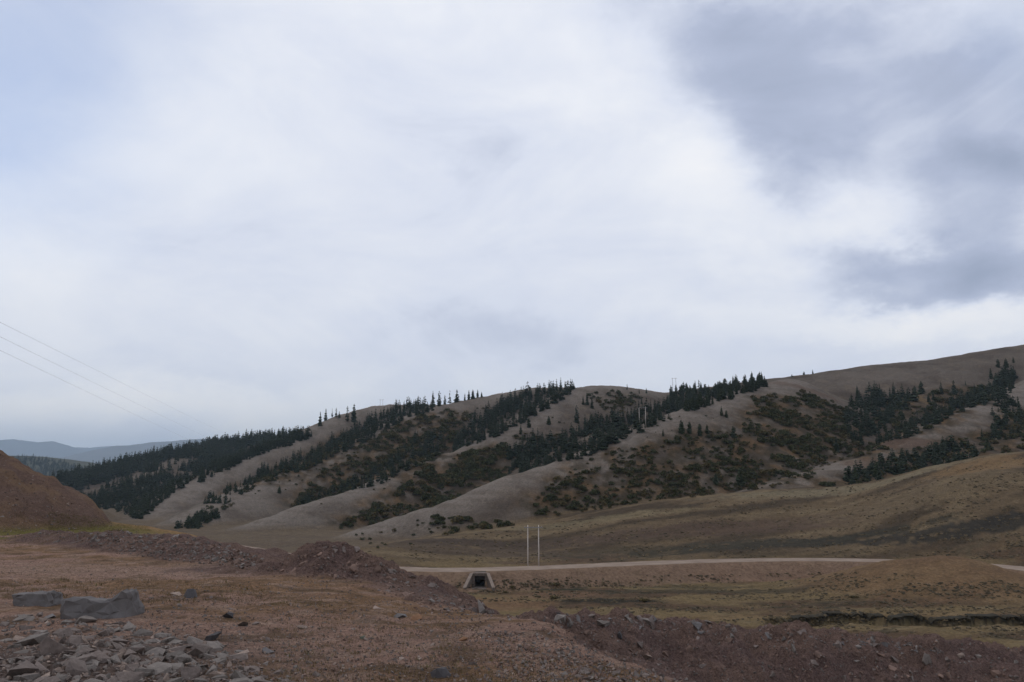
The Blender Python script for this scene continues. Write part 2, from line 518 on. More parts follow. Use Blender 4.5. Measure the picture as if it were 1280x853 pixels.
def paint():
    x, y, z, W = GX, GY, GZ, GW
    r = R2
    n1 = fbm(x / 40, y / 14, 61, 4); n2 = fbm(x / 9, y / 2.6, 62, 4); n3 = fbm(x / 120, y / 60, 63, 3)
    n4 = fbm(x / 3.2, y / 3.2, 64, 4)

    def mixc(c, d, w):
        w = np.clip(w, 0, 1)[..., None]
        return c * (1 - w) + d * w
    c = np.broadcast_to(C(.142, .105, .056), x.shape + (3,)).copy()          # meadow grass
    c = mixc(c, C(.090, .060, .038), sstep(-.15, .45, n1))                       # brown sedge
    c = mixc(c, C(.180, .142, .085), sstep(.25, .7, n2) * .7)                   # pale straw
    c = mixc(c, C(.038, .034, .024), sstep(.28, .60, n2 * .6 + n1 * .55) * .85)   # dark wet tussock
    c = mixc(c, C(.112, .087, .064), sstep(240, 300, y) * .8)
    # fan beyond the road: browner, streaked along the slope
    fan = sstep(226, 250, y - 0.02 * x) * sstep(-.5, 1.5, W["F"] + 27.5)
    f1 = fbm((x + .5 * y) / 60, (y - .25 * x) / 11, 65, 4)
    cf = np.broadcast_to(C(.118, .086, .052), x.shape + (3,)).copy()
    cf = mixc(cf, C(.062, .046, .030), sstep(-.1, .5, f1))
    cf = mixc(cf, C(.155, .118, .072), sstep(.2, .6, -f1 + n2 * .3) * .8)
    c = mixc(c, cf, fan)
    # hill grass: grey straw, darker and browner in the gullies
    tops = np.maximum.reduce([W[k] for k in ("A", "B", "C", "D", "E", "G", "Z", "I")])
    hg = np.broadcast_to(C(.110, .091, .075), x.shape + (3,)).copy()
    hn = fbm(x / 28, y / 28, 66, 4)
    hg = mixc(hg, C(.078, .062, .050), sstep(-.1, .6, hn))
    hg = mixc(hg, C(.150, .118, .088), sstep(.2, .6, fbm(x / 13, y / 13, 67, 4)) * .5)
    cd = np.full(x.shape, 1e9)
    for k in "ABCDE":
        cd = np.minimum(cd, seg_info(HILLS[k][0], x, y)[0])
    hg = mixc(hg, C(.192, .167, .146), sstep(34, 4, cd + 8 * hn) * .8)
    hg = mixc(hg, C(.092, .072, .055), sstep(.05, .5, fbm(x / 22 + y / 60, z * .85 + .3 * hn, 70, 3)) * .45)
    # tawny soil on the shrubby lower flanks
    hg = mixc(hg, C(.120, .076, .040), GULLYMASK * sstep(-.35, .45, fbm(x / 10, y / 10, 68, 4)) * .9)
    hg = mixc(hg, C(.046, .036, .022), GULLYMASK * sstep(-.45, .35, fbm(x / 7, y / 7, 69, 4)) * .8)
    c = mixc(c, hg, W["hill"])
    # painted patches: (photo pixel, spread in metres x, y) -> soil colour
    for (u, v, sx, sy, cc, w) in PATCHES:
        p = hit(u, v, 60)[0]
        if np.isnan(p[0]): continue
        g = np.exp(-(((x - p[0]) / sx) ** 2 + ((y - p[1]) / sy) ** 2))
        c = mixc(c, C(*cc), sstep(.25, .6, g * (1 + .6 * n2 + .35 * n4)) * w)
    # far country
    c = mixc(c, C(.075, .078, .055), sstep(1500, 2100, y))
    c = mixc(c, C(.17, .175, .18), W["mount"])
    # road bank: bare reddish earth
    eb = C(.185, .125, .088)
    c = mixc(c, eb, W["bank"] * sstep(18, 8, W["road_d"] + n4 * 2))
    c = mixc(c, C(.16, .10, .058), sstep(-1.5, .2, W["N"] - z) * (W["road_d"] < 60) * .75)
    # gully
    c = mixc(c, C(.17, .135, .075), W["gully"] * .95)
    c = mixc(c, C(.026, .025, .018), W["lip"] * .95)  # dark peat tone that also paints in the shade under the turf edge
    # near terrace
    nr = sstep(-.05, .05, W["near"])
    d1 = fbm(x / 5.5, y / 2.6, 71, 4); d2 = fbm(x / 1.1, y / .7, 72, 4); d3 = fbm(x / .25, y / .2, 73, 3)
    dc = np.broadcast_to(C(.225, .142, .108), x.shape + (3,)).copy()           # trodden reddish dirt
    dc = mixc(dc, C(.175, .106, .062), sstep(-.25, .35, d1 + d2 * .35))        # dry turf
    dc = mixc(dc, C(.088, .058, .036), sstep(.1, .6, d2 + d3 * .3) * .75)
    dc = mixc(dc, C(.25, .175, .135), sstep(.15, .5, fbm(x / .7, y / .35, 74, 4)) * .55)
    # track of bare dirt across the terrace
    tr = np.exp(-(((y - (17.2 + .12 * (x + 6))) / 1.7) ** 2)) * sstep(-2.0, -5, x)
    dc = mixc(dc, C(.245, .165, .128), tr * .8)
    # green shelf
    gs = sstep(27, 31, y + n4) * sstep(-1.0, .2, .4 - np.abs(x + 19 + .2 * (y - 40)) / 12)
    gs = gs * (W["emb"] < W["plat"] + .25)
    dc = mixc(dc, C(.105, .090, .030), gs * sstep(-.5, .3, d1 + .35))
    dc = mixc(dc, C(.19, .115, .055), sstep(-2.6, -.6, W["plat_sd"]) * (y > 20) * .9)
    red = C(.150, .103, .083); pur = C(.132, .092, .080)
    rub = np.maximum.reduce([W["b1"], W["b2"], W["rm"]])
    mixn = sstep(-.4, .4, fbm(x / 1.3, y / 1.3, 75, 4))[..., None]
    rc = red * mixn + pur * (1 - mixn)
    dc = dc * C(1.24, 1.30, 1.30)
    dc2 = dc.copy()
    db2 = np.where(r < 40, seg_info(BERM2, x, y)[0], 99)
    w = np.maximum(sstep(-.22, .05, rub - W["plat"]), sstep(1.7, .5, db2 + .5 * d2))[..., None]
    dc2 = dc2 * (1 - w) + rc * w
    # embankment of bare red earth
    w = sstep(-.1, .25, W["emb"] - W["plat"])
    er = fbm((x - y * .8) / 2.2, (x + y) / 5.0, 76, 4)
    ec = mixc(np.broadcast_to(C(.118, .080, .063), x.shape + (3,)), C(.150, .100, .065), sstep(-.1, .5, er))
    dc2 = mixc(dc2, ec, w)
    dc2 = mixc(dc2, C(.120, .092, .080), W["heap"] / .16)
    # fresh loose earth down the outer side
    dc2 = mixc(dc2, rc, sstep(.1, .5, W["plat_sd"]) * (y < 18))
    c = c * (1 - nr[..., None]) + C(1.22, 1.20, 1.24) * dc2 * nr[..., None]
    return np.clip(c * C(.955, .915, .865), .01, .9)


# shrubby gullies: where the flanks carry soil and shrubs (built from photo areas carried on to the ground)
SHRUB_POLY = {
    "D": ([(650, 655), (700, 603), (742, 575), (800, 560), (858, 548), (920, 540), (945, 500), (1000, 494), (1050, 515), (1062, 560),
           (1000, 602), (950, 610), (860, 622), (790, 634), (720, 648)], 340),
    "C": ([(425, 660), (500, 615), (545, 577), (585, 568), (630, 562), (628, 604), (560, 640), (480, 656)], 400),
    "B": ([(355, 648), (395, 600), (440, 567), (500, 532), (560, 515), (585, 522), (548, 572), (470, 610), (407, 630)], 500),
    "A": ([(230, 655), (300, 612), (380, 572), (430, 545), (445, 552), (380, 590), (320, 608), (260, 645)], 560),
    "E": ([(1045, 600), (1060, 565), (1090, 530), (1120, 500), (1160, 495), (1225, 480), (1240, 500), (1145, 545), (1080, 575)], 400),
    "I": ([(1020, 612), (1080, 590), (1150, 562), (1220, 548), (1280, 510), (1280, 560), (1220, 580), (1110, 605)], 355),
}


def gullymask():
    """world-space mask: ground within reach of the shrubby areas"""
    m = np.zeros(GX.shape)
    for k, (P, ymin) in SHRUB_POLY.items():
        for p in sample_poly(P, 260, ymin):
            a = math.atan2(p[0], p[1]); rr0 = math.hypot(p[0], p[1])
            i0, i1 = np.searchsorted(az_f, (a - 17 / rr0, a + 17 / rr0))
            j0, j1 = np.searchsorted(RAD, (rr0 - 17, rr0 + 17))
            sl = (slice(i0, i1), slice(j0, j1))
            d = np.hypot(GX[sl] - p[0], GY[sl] - p[1])
            m[sl] = np.maximum(m[sl], sstep(15, 2, d))
    return m


GULLYMASK = gullymask()
PATCHES = [
    (1180, 662, 45, 4, (.032, .029, .024), .9), (1270, 655, 40, 4, (.032, .029, .024), .9), (1090, 668, 32, 3.5, (.034, .032, .024), .8),
    (940, 680, 40, 8, (.036, .034, .026), .8), (860, 688, 25, 5, (.045, .040, .028), .6), (760, 690, 30, 5, (.05, .043, .030), .6),
    (640, 684, 55, 9, (.062, .046, .036), .8), (560, 688, 45, 8, (.07, .052, .04), .7), (1000, 655, 55, 12, (.075, .05, .036), .6),
    (880, 663, 60, 10, (.09, .062, .045), .6), (1240, 582, 24, 16, (.18, .115, .058), .65), (1150, 620, 40, 14, (.15, .115, .07), .6),
    (1060, 613, 60, 8, (.17, .145, .095), .7), (720, 655, 50, 6, (.17, .14, .085), .6),
    (690, 733, 9, 5, (.035, .036, .024), .9), (1060, 722, 26, 4, (.06, .045, .03), .7), (900, 740, 30, 4, (.045, .04, .026), .7),
    (755, 752, 11, 3, (.028, .025, .018), .9), (860, 735, 20, 3, (.05, .045, .028), .6), (1200, 740, 18, 3, (.05, .045, .028), .6),
    (620, 755, 14, 8, (.17, .105, .06), .7), (690, 745, 12, 5, (.16, .10, .065), .6), (1000, 775, 60, 3, (.16, .11, .06), .5),
    (1140, 725, 50, 8, (.14, .105, .055), .5), (880, 712, 45, 5, (.16, .095, .07), .7),
    (1100, 470, 60, 30, (.140, .118, .10), .5), (1000, 485, 30, 10, (.12, .08, .06), .6), (1215, 445, 40, 14, (.09, .07, .055), .6),
    (1130, 553, 22, 10, (.105, .070, .052), .8), (1085, 578, 16, 8, (.115, .078, .055), .7), (1150, 500, 10, 8, (.17, .115, .06), .7),
]

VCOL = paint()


# ------------------------------------------------------------------ materials
def new_mat(name):
    m = bpy.data.materials.new(name)
    m.use_nodes = True
    nt = m.node_tree
    b = nt.nodes["Principled BSDF"]
    b.inputs["Roughness"].default_value = 0.95
    b.inputs["Specular IOR Level"].default_value = 0.15
    return m, nt, b


def simple_mat(name, color, rough=.9, var=.25, scale=6.0, bump=.3, dist=.02, island=0.0):
    m, nt, b = new_mat(name)
    b.inputs["Roughness"].default_value = rough
    tc = N(nt.nodes, "ShaderNodeTexCoord")
    n = N(nt.nodes, "ShaderNodeTexNoise")
    n.inputs["Scale"].default_value = scale; n.inputs["Detail"].default_value = 6; n.inputs["Roughness"].default_value = .6
    nt.links.new(tc.outputs["Object"], n.inputs["Vector"])
    mr = N(nt.nodes, "ShaderNodeMapRange")
    nt.links.new(n.outputs[0], mr.inputs[0])
    mr.inputs[1].default_value = .3; mr.inputs[2].default_value = .7
    mr.inputs[3].default_value = 1 - var; mr.inputs[4].default_value = 1 + var
    fac = mr.outputs[0]
    if island:
        g = N(nt.nodes, "ShaderNodeNewGeometry")
        oi = N(nt.nodes, "ShaderNodeObjectInfo")
        ad = N(nt.nodes, "ShaderNodeMath", operation="ADD")
        nt.links.new(g.outputs["Random Per Island"], ad.inputs[0]); nt.links.new(oi.outputs["Random"], ad.inputs[1])
        fr = N(nt.nodes, "ShaderNodeMath", operation="FRACT"); nt.links.new(ad.outputs[0], fr.inputs[0])
        m2 = N(nt.nodes, "ShaderNodeMapRange"); nt.links.new(fr.outputs[0], m2.inputs[0])
        m2.inputs[3].default_value = 1 - island; m2.inputs[4].default_value = 1 + island
        mu = N(nt.nodes, "ShaderNodeMath", operation="MULTIPLY")
        nt.links.new(fac, mu.inputs[0]); nt.links.new(m2.outputs[0], mu.inputs[1])
        fac = mu.outputs[0]
    vm = N(nt.nodes, "ShaderNodeVectorMath", operation="SCALE")
    vm.inputs[0].default_value = color
    nt.links.new(fac, vm.inputs["Scale"])
    nt.links.new(vm.outputs[0], b.inputs["Base Color"])
    if bump:
        bp = N(nt.nodes, "ShaderNodeBump"); bp.inputs["Strength"].default_value = bump; bp.inputs["Distance"].default_value = dist
        nt.links.new(n.outputs[0], bp.inputs["Height"]); nt.links.new(bp.outputs[0], b.inputs["Normal"])
    return m


def ground_mat(name, scales, var, bump, bdist):
    """surface colour from the sheet, broken up by several sizes of noise"""
    m, nt, b = new_mat(name)
    b.inputs["Specular IOR Level"].default_value = 0.05
    at_ = N(nt.nodes, "ShaderNodeAttribute", attribute_name="soil")
    tc = N(nt.nodes, "ShaderNodeTexCoord")
    fac = None; hsum = None
    for s, v in zip(scales, var):
        n = N(nt.nodes, "ShaderNodeTexNoise")
        n.inputs["Scale"].default_value = s; n.inputs["Detail"].default_value = 7; n.inputs["Roughness"].default_value = .68
        nt.links.new(tc.outputs["Object"], n.inputs["Vector"])
        mr = N(nt.nodes, "ShaderNodeMapRange")
        nt.links.new(n.outputs[0], mr.inputs[0])
        mr.inputs[1].default_value = .28; mr.inputs[2].default_value = .72
        mr.inputs[3].default_value = 1 - v; mr.inputs[4].default_value = 1 + v
        if fac is None:
            fac = mr.outputs[0]; hsum = n.outputs[0]
        else:
            mu = N(nt.nodes, "ShaderNodeMath", operation="MULTIPLY")
            nt.links.new(fac, mu.inputs[0]); nt.links.new(mr.outputs[0], mu.inputs[1]); fac = mu.outputs[0]
            ad = N(nt.nodes, "ShaderNodeMath", operation="ADD")
            nt.links.new(hsum, ad.inputs[0]); nt.links.new(n.outputs[0], ad.inputs[1]); hsum = ad.outputs[0]
    vm = N(nt.nodes, "ShaderNodeVectorMath", operation="SCALE")
    nt.links.new(at_.outputs["Color"], vm.inputs[0]); nt.links.new(fac, vm.inputs["Scale"])
    nt.links.new(vm.outputs[0], b.inputs["Base Color"])
    bp = N(nt.nodes, "ShaderNodeBump"); bp.inputs["Strength"].default_value = bump; bp.inputs["Distance"].default_value = bdist
    nt.links.new(hsum, bp.inputs["Height"]); nt.links.new(bp.outputs[0], b.inputs["Normal"])
    return m


M_DIRT = ground_mat("dirt", (3.5, 20.0, 46.0), (.26, .48, .50), 1.0, .07)
M_MEADOW = ground_mat("meadow_grass", (.35, 1.6), (.25, .38), .6, .4)
M_HILL = ground_mat("hill_grass", (.05, .35, 1.2), (.10, .18, .36), .5, .8)
M_FAR = ground_mat("far_country", (.004, .03), (.15, .2), .5, 10.0)


# ------------------------------------------------------------------ build the ground sheet, split into plain pieces
def mesh_obj(name, verts, faces_flat, nper, mats, parent=None, smooth=False):
    me = bpy.data.meshes.new(name)
    nf = len(faces_flat) // nper
    me.vertices.add(len(verts)); me.vertices.foreach_set("co", np.asarray(verts, np.float32).ravel())
    me.loops.add(len(faces_flat)); me.loops.foreach_set("vertex_index", np.asarray(faces_flat, np.int32))
    me.polygons.add(nf)
    me.polygons.foreach_set("loop_start", np.arange(0, nf * nper, nper, dtype=np.int32))
    me.polygons.foreach_set("loop_total", np.full(nf, nper, np.int32))
    me.polygons.foreach_set("use_smooth", np.full(nf, smooth))
    for m in (mats if isinstance(mats, (list, tuple)) else [mats]):
        me.materials.append(m)
    me.update(calc_edges=True); me.validate()
    o = bpy.data.objects.new(name, me)
    col.objects.link(o)
    if parent: o.parent = parent
    return o


def build_sheets():
    idx = np.arange(NA * NR).reshape(NA, NR)
    nx = np.roll(idx, -1, axis=0)
    quads = np.stack([idx[:, :-1], idx[:, 1:], nx[:, 1:], nx[:, :-1]], -1).reshape(-1, 4)
    qn = GW["near"][:, :-1].ravel()
    qy = GY[:, :-1].ravel(); qr = R2[:, :-1].ravel()
    qh = GW["hill"][:, :-1].ravel()
    cls = np.full(len(quads), 1)
    cls[qh > .5] = 2
    cls[(qr > 2000)] = 3
    cls[(qy > 6500) & (GZ[:, :-1].ravel() > -30)] = 4
    cls[(qn > 0) & (qr < 130)] = 0
    V = np.stack([GX, GY, GZ], -1).reshape(-1, 3)
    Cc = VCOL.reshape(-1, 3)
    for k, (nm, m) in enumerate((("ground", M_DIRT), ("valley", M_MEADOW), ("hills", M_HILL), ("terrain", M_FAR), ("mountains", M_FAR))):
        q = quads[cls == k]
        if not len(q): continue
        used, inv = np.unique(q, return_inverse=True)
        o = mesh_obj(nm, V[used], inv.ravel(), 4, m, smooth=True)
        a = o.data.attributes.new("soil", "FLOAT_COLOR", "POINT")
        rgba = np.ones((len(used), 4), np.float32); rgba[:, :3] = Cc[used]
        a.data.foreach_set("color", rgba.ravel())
        tag(o, kind="structure")
    # cap under the camera
    ring = np.stack([GX[:, 0], GY[:, 0], GZ[:, 0]], -1)
    vv = np.vstack([ring, [[0, 0, float(GZ[:, 0].mean())]]])
    f = []
    for i in range(NA):
        f += [i, (i + 1) % NA, NA]
    o = mesh_obj("ground", vv, np.array(f), 3, M_DIRT, smooth=True)
    a = o.data.attributes.new("soil", "FLOAT_COLOR", "POINT")
    a.data.foreach_set("color", np.tile(np.array([.17, .11, .08, 1], np.float32), len(vv)))
    tag(o, kind="structure")


build_sheets()


def road_mat():
    m, nt, b = new_mat("road_gravel")
    tc = N(nt.nodes, "ShaderNodeTexCoord")
    n = N(nt.nodes, "ShaderNodeTexNoise"); n.inputs["Scale"].default_value = .25; n.inputs["Detail"].default_value = 8
    nt.links.new(tc.outputs["Object"], n.inputs["Vector"])
    rp = N(nt.nodes, "ShaderNodeValToRGB"); nt.links.new(n.outputs[0], rp.inputs[0])
    rp.color_ramp.elements[0].position = .3; rp.color_ramp.elements[0].color = (.20, .145, .108, 1)
    rp.color_ramp.elements[1].position = .7; rp.color_ramp.elements[1].color = (.29, .222, .168, 1)
    nt.links.new(rp.outputs[0], b.inputs["Base Color"])
    return m


def build_road():
    P = ROAD
    # resample evenly
    s = np.concatenate([[0], np.cumsum(np.hypot(*(np.diff(P[:, :2], axis=0)).T))])
    t = np.arange(0, s[-1], 2.0)
    Q = np.stack([np.interp(t, s, P[:, i]) for i in range(3)], -1)
    T = np.gradient(Q[:, :2], axis=0); T /= np.linalg.norm(T, axis=1)[:, None]
    Nn = np.stack([-T[:, 1], T[:, 0]], -1)
    offs = [-3.9, -3.4, -2.2, -1.2, 0, 1.2, 2.2, 3.4, 3.9]
    zz = [-.05, .03, .0, .05, .06, .05, .0, .03, -.05]
    V, Fc = [], []
    edge = fbm(t / 9, t * 0, 91, 4) * .8
    for i in range(len(Q)):
        for o, z in zip(offs, zz):
            oo = o + (edge[i] * np.sign(o) if abs(o) > 3 else 0)
            V.append((Q[i, 0] + Nn[i, 0] * oo, Q[i, 1] + Nn[i, 1] * oo, Q[i, 2] + z + .03))
    k = len(offs)
    for i in range(len(Q) - 1):
        for j in range(k - 1):
            Fc += [i * k + j, i * k + j + 1, (i + 1) * k + j + 1, (i + 1) * k + j]
    o = mesh_obj("road", np.array(V), np.array(Fc), 4, road_mat(), smooth=True)
    tag(o, kind="structure")


build_road()


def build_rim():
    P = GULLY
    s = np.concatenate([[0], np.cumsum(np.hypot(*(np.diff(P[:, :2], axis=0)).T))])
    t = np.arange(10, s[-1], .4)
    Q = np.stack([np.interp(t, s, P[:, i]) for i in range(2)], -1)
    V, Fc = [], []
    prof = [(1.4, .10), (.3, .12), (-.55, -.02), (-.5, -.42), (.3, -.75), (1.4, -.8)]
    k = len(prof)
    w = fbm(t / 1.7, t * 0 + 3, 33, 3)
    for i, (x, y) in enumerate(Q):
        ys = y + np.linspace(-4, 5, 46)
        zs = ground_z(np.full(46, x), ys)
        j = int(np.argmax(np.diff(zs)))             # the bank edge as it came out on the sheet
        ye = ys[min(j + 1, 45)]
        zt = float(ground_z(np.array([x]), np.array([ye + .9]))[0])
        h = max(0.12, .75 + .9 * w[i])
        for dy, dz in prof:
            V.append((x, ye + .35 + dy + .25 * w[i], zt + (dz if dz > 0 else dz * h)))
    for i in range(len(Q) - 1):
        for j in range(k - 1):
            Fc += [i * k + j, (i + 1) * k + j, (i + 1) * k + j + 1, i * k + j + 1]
    o = mesh_obj("terrain", np.array(V), np.array(Fc), 4, simple_mat("peat_shade_rim", (.034, .028, .018), .95, .4, 1.5, .4, .1), smooth=False)  # peat colour kept near black, with the overhang's shade put into it
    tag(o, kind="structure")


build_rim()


# ------------------------------------------------------------------ culvert under the road
def bm_obj(name, bm, mat, parent=None, smooth=False):
    me = bpy.data.meshes.new(name)
    bm.normal_update()
    bm.to_mesh(me); bm.free()
    if smooth:
        me.polygons.foreach_set("use_smooth", np.ones(len(me.polygons), bool))
    me.materials.append(mat)
    o = bpy.data.objects.new(name, me)
    col.objects.link(o)
    if parent: o.parent = parent
    return o


def empty(name, loc, rz=0.0):
    o = bpy.data.objects.new(name, None)
    o.empty_display_size = .5
    o.location = loc; o.rotation_euler = (0, 0, rz)
    col.objects.link(o)
    return o


def prism(bm, pts, off):
    """solid from a planar polygon and an offset vector"""
    a = [bm.verts.new(p) for p in pts]
    b = [bm.verts.new(Vector(p) + Vector(off)) for p in pts]
    n = len(a)
    bm.faces.new(a); bm.faces.new(b[::-1])
    for i in range(n):
        bm.faces.new((a[i], b[i], b[(i + 1) % n], a[(i + 1) % n]))
    bmesh.ops.recalc_face_normals(bm, faces=bm.faces)


def box(bm, x0, x1, y0, y1, z0, z1):
    prism(bm, [(x0, y0, z0), (x1, y0, z0), (x1, y1, z0), (x0, y1, z0)], (0, 0, z1 - z0))


M_CONC = simple_mat("pale_concrete", (.25, .195, .155), .9, .18, 2.0, .2, .02)
M_CONC_D = simple_mat("stained_concrete", (.135, .105, .085), .95, .25, 1.5, .2, .02)
M_DARK = simple_mat("shaded_concrete", (.05, .044, .038), .9, .3, 1.5, .2, .02)  # concrete darkened to paint in the shade inside the culvert mouth
M_WATER_SILT = simple_mat("silt", (.12, .10, .08), .7, .2, 2.0, .1, .02)


def build_culvert():
    cx, cy, cz = CUL
    root = empty("culvert", (cx, cy - 6.45, cz - 3.2))
    tag(root, "concrete box culvert with splayed wing walls under the gravel road", "culvert")
    # headwall around the square mouth
    bm = bmesh.new()
    box(bm, -1.75, -1.28, 0, .6, -.5, 3.0)
    box(bm, 1.13, 1.6, 0, .6, -.5, 3.0)
    box(bm, -1.28, 1.13, 0, .6, 2.45, 3.0)
    bm_obj("headwall", bm, M_CONC_D, root)
    bm = bmesh.new(); box(bm, -1.95, 1.8, -.12, .7, 3.0, 3.16)
    bm_obj("coping", bm, M_CONC, root)
    # barrel running back under the road
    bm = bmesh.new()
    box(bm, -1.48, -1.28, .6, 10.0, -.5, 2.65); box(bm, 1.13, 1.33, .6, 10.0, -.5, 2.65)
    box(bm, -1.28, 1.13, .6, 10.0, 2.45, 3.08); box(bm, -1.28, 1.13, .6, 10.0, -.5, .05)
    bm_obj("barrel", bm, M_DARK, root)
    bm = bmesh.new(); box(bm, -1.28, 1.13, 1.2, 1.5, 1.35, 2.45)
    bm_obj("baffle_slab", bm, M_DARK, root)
    # wing walls: high at the headwall, falling along the bank to the ground, with a pale sloping cap
    for s in (-1, 1):
        x0 = 1.62 if s > 0 else -1.77
        x1 = x0 + s * 1.45
        y1 = -3.9
        bm = bmesh.new()
        prism(bm, [(x0, 0, -.6), (x0, 0, 2.95), (x1, y1, .15), (x1, y1, -.6)], (s * .55, .12, 0))
        w = bm_obj("wing_wall", bm, M_CONC_D, root)
        bm = bmesh.new()
        prism(bm, [(x0 - s * .12, -.02, 2.96), (x1 - s * .12, y1 - .1, .16), (x1 + s * .6, y1 - .1, .16), (x0 + s * .6, -.02, 2.96)], (0, 0, .22))
        bm_obj("cap", bm, M_CONC, w)
    bm = bmesh.new(); box(bm, -1.7, 1.6, -3.6, 0, -.6, -.02)
    bm_obj("apron", bm, M_CONC_D, root)


build_culvert()

# ------------------------------------------------------------------ poles and wires
M_POLE = simple_mat("concrete_pole", (.50, .44, .39), .85, .12, 3.0, .1, .01)
M_POLE_D = simple_mat("weathered_pole", (.20, .19, .19), .85, .15, 3.0, .1, .01)
M_STEEL = simple_mat("galvanised_steel", (.22, .21, .21), .6, .1, 5.0, 0)
M_PORC = simple_mat("insulator_porcelain", (.30, .26, .23), .4, .1, 5.0, 0)
M_WIRE = simple_mat("wire_aluminium", (.13, .13, .14), .6, .05, 5.0, 0)


def tube(bm, pts, radii, n=8, cap=True):
    rings = []
    for i, p in enumerate(pts):
        p = Vector(p)
        a = Vector(pts[max(i - 1, 0)]); b = Vector(pts[min(i + 1, len(pts) - 1)])
        t = (b - a).normalized()
        ref = Vector((0, 0, 1)) if abs(t.z) < .9 else Vector((1, 0, 0))
        e1 = t.cross(ref).normalized(); e2 = t.cross(e1)
        rings.append([bm.verts.new(p + radii[i] * (math.cos(2 * math.pi * k / n) * e1 + math.sin(2 * math.pi * k / n) * e2)) for k in range(n)])
    for r0, r1 in zip(rings, rings[1:]):
        for k in range(n):
            bm.faces.new((r0[k], r0[(k + 1) % n], r1[(k + 1) % n], r1[k]))
    if cap:
        bm.faces.new(rings[0][::-1]); bm.faces.new(rings[-1])
    bmesh.ops.recalc_face_normals(bm, faces=bm.faces)


def h_frame(u_l, u_r, v_top, y, label, mat, rad, arm=True, dy=0.0, v_base=None):
    xl, _, zt = at(u_l, v_top, y); xr = at(u_r, v_top, y)[0]
    cx = (xl + xr) / 2
    zl = float(ground_z(xl, y + dy)); zr = float(ground_z(xr, y))
    zb = min(zl, zr)
    root = empty("utility_pole", (cx, y, zb))
    tag(root, label, "utility pole")
    for x, yy, zg in ((xl, y + dy, zl), (xr, y, zr)):
        bm = bmesh.new()
        tube(bm, [(x - cx, yy - y, zg - zb - .5), (x - cx, yy - y, zt - zb)], [rad, rad * .62], 10)
        bm_obj("pole", bm, mat, root, True)
    if arm:
        bm = bmesh.new()
        w = (xr - xl) / 2 + 1.0
        za = zt - zb - .7
        box(bm, -w, w, -.16 - rad, -rad - .04, za, za + .17)
        a = bm_obj("crossarm", bm, M_STEEL, root)
        for k in (-1, 0, 1):
            bm = bmesh.new()
            tube(bm, [(k * (w - .2), -.1 - rad, za + .12), (k * (w - .2), -.1 - rad, za + .2), (k * (w - .2), -.1 - rad, za + .32), (k * (w - .2), -.1 - rad, za + .42)],
                 [.03, .09, .07, .03], 8)
            bm_obj("insulator", bm, M_PORC, a, True)
    return root


h_frame(659.7, 673.2, 656.5, 214.5, "pale twin pole utility frame standing beside the gravel road", M_POLE, .19)
h_frame(801.3, 806.6, 508.5, 431, "pale twin pole utility frame on the bare spur crest among dark conifers", M_POLE, .20, True, 7.0)
h_frame(840.5, 844.6, 472.5, 742, "thin dark twin pole frame on the skyline saddle above the conifers", M_POLE_D, .20)
h_frame(475.4, 478.6, 499.5, 950, "tiny distant twin pole frame on the rounded hilltop at left", M_POLE_D, .16)


def power_line(u0, v0, u1, v1, label):
    y0, y1 = 85.0, 900.0
    a = Vector(at(u0, v0, y0)); b = Vector(at(u1, v1, y1))
    d = (b - a)
    s = a - d * .16                                # carries on past the left edge of the view
    pts = []
    for i in range(41):
        t = i / 40
        p = s.lerp(b, t); p.z -= 3.0 * 4 * t * (1 - t) * .12
        pts.append(p)
    bm = bmesh.new()
    tube(bm, pts, [.011] * len(pts), 6)
    o = bm_obj("power_line", bm, M_WIRE, None, True)
    tag(o, label, "power line", "power lines crossing the sky at left")


power_line(0, 401, 292, 547, "highest of the three thin wires slanting down the sky at left")
power_line(0, 419, 268, 551, "middle of the three thin wires slanting down the sky at left")
power_line(0, 436, 250, 556, "lowest of the three thin wires slanting down the sky at left")

# ------------------------------------------------------------------ conifers and shrubs
M_NEEDLE = simple_mat("conifer_needles", (.026, .034, .019), .85, .35, 1.2, 0, .02, .5)
M_NEEDLE2 = simple_mat("juniper_needles", (.029, .037, .017), .85, .35, 1.2, 0, .02, .5)
M_BARK = simple_mat("conifer_bark", (.07, .052, .042), .95, .25, 8.0, .3, .03)
M_LEAF = simple_mat("shrub_leaves", (.050, .052, .021), .8, .35, 1.5, 0, .02, .6)
M_LEAF2 = simple_mat("rusty_shrub_leaves", (.088, .068, .028), .8, .35, 1.5, 0, .02, .4)


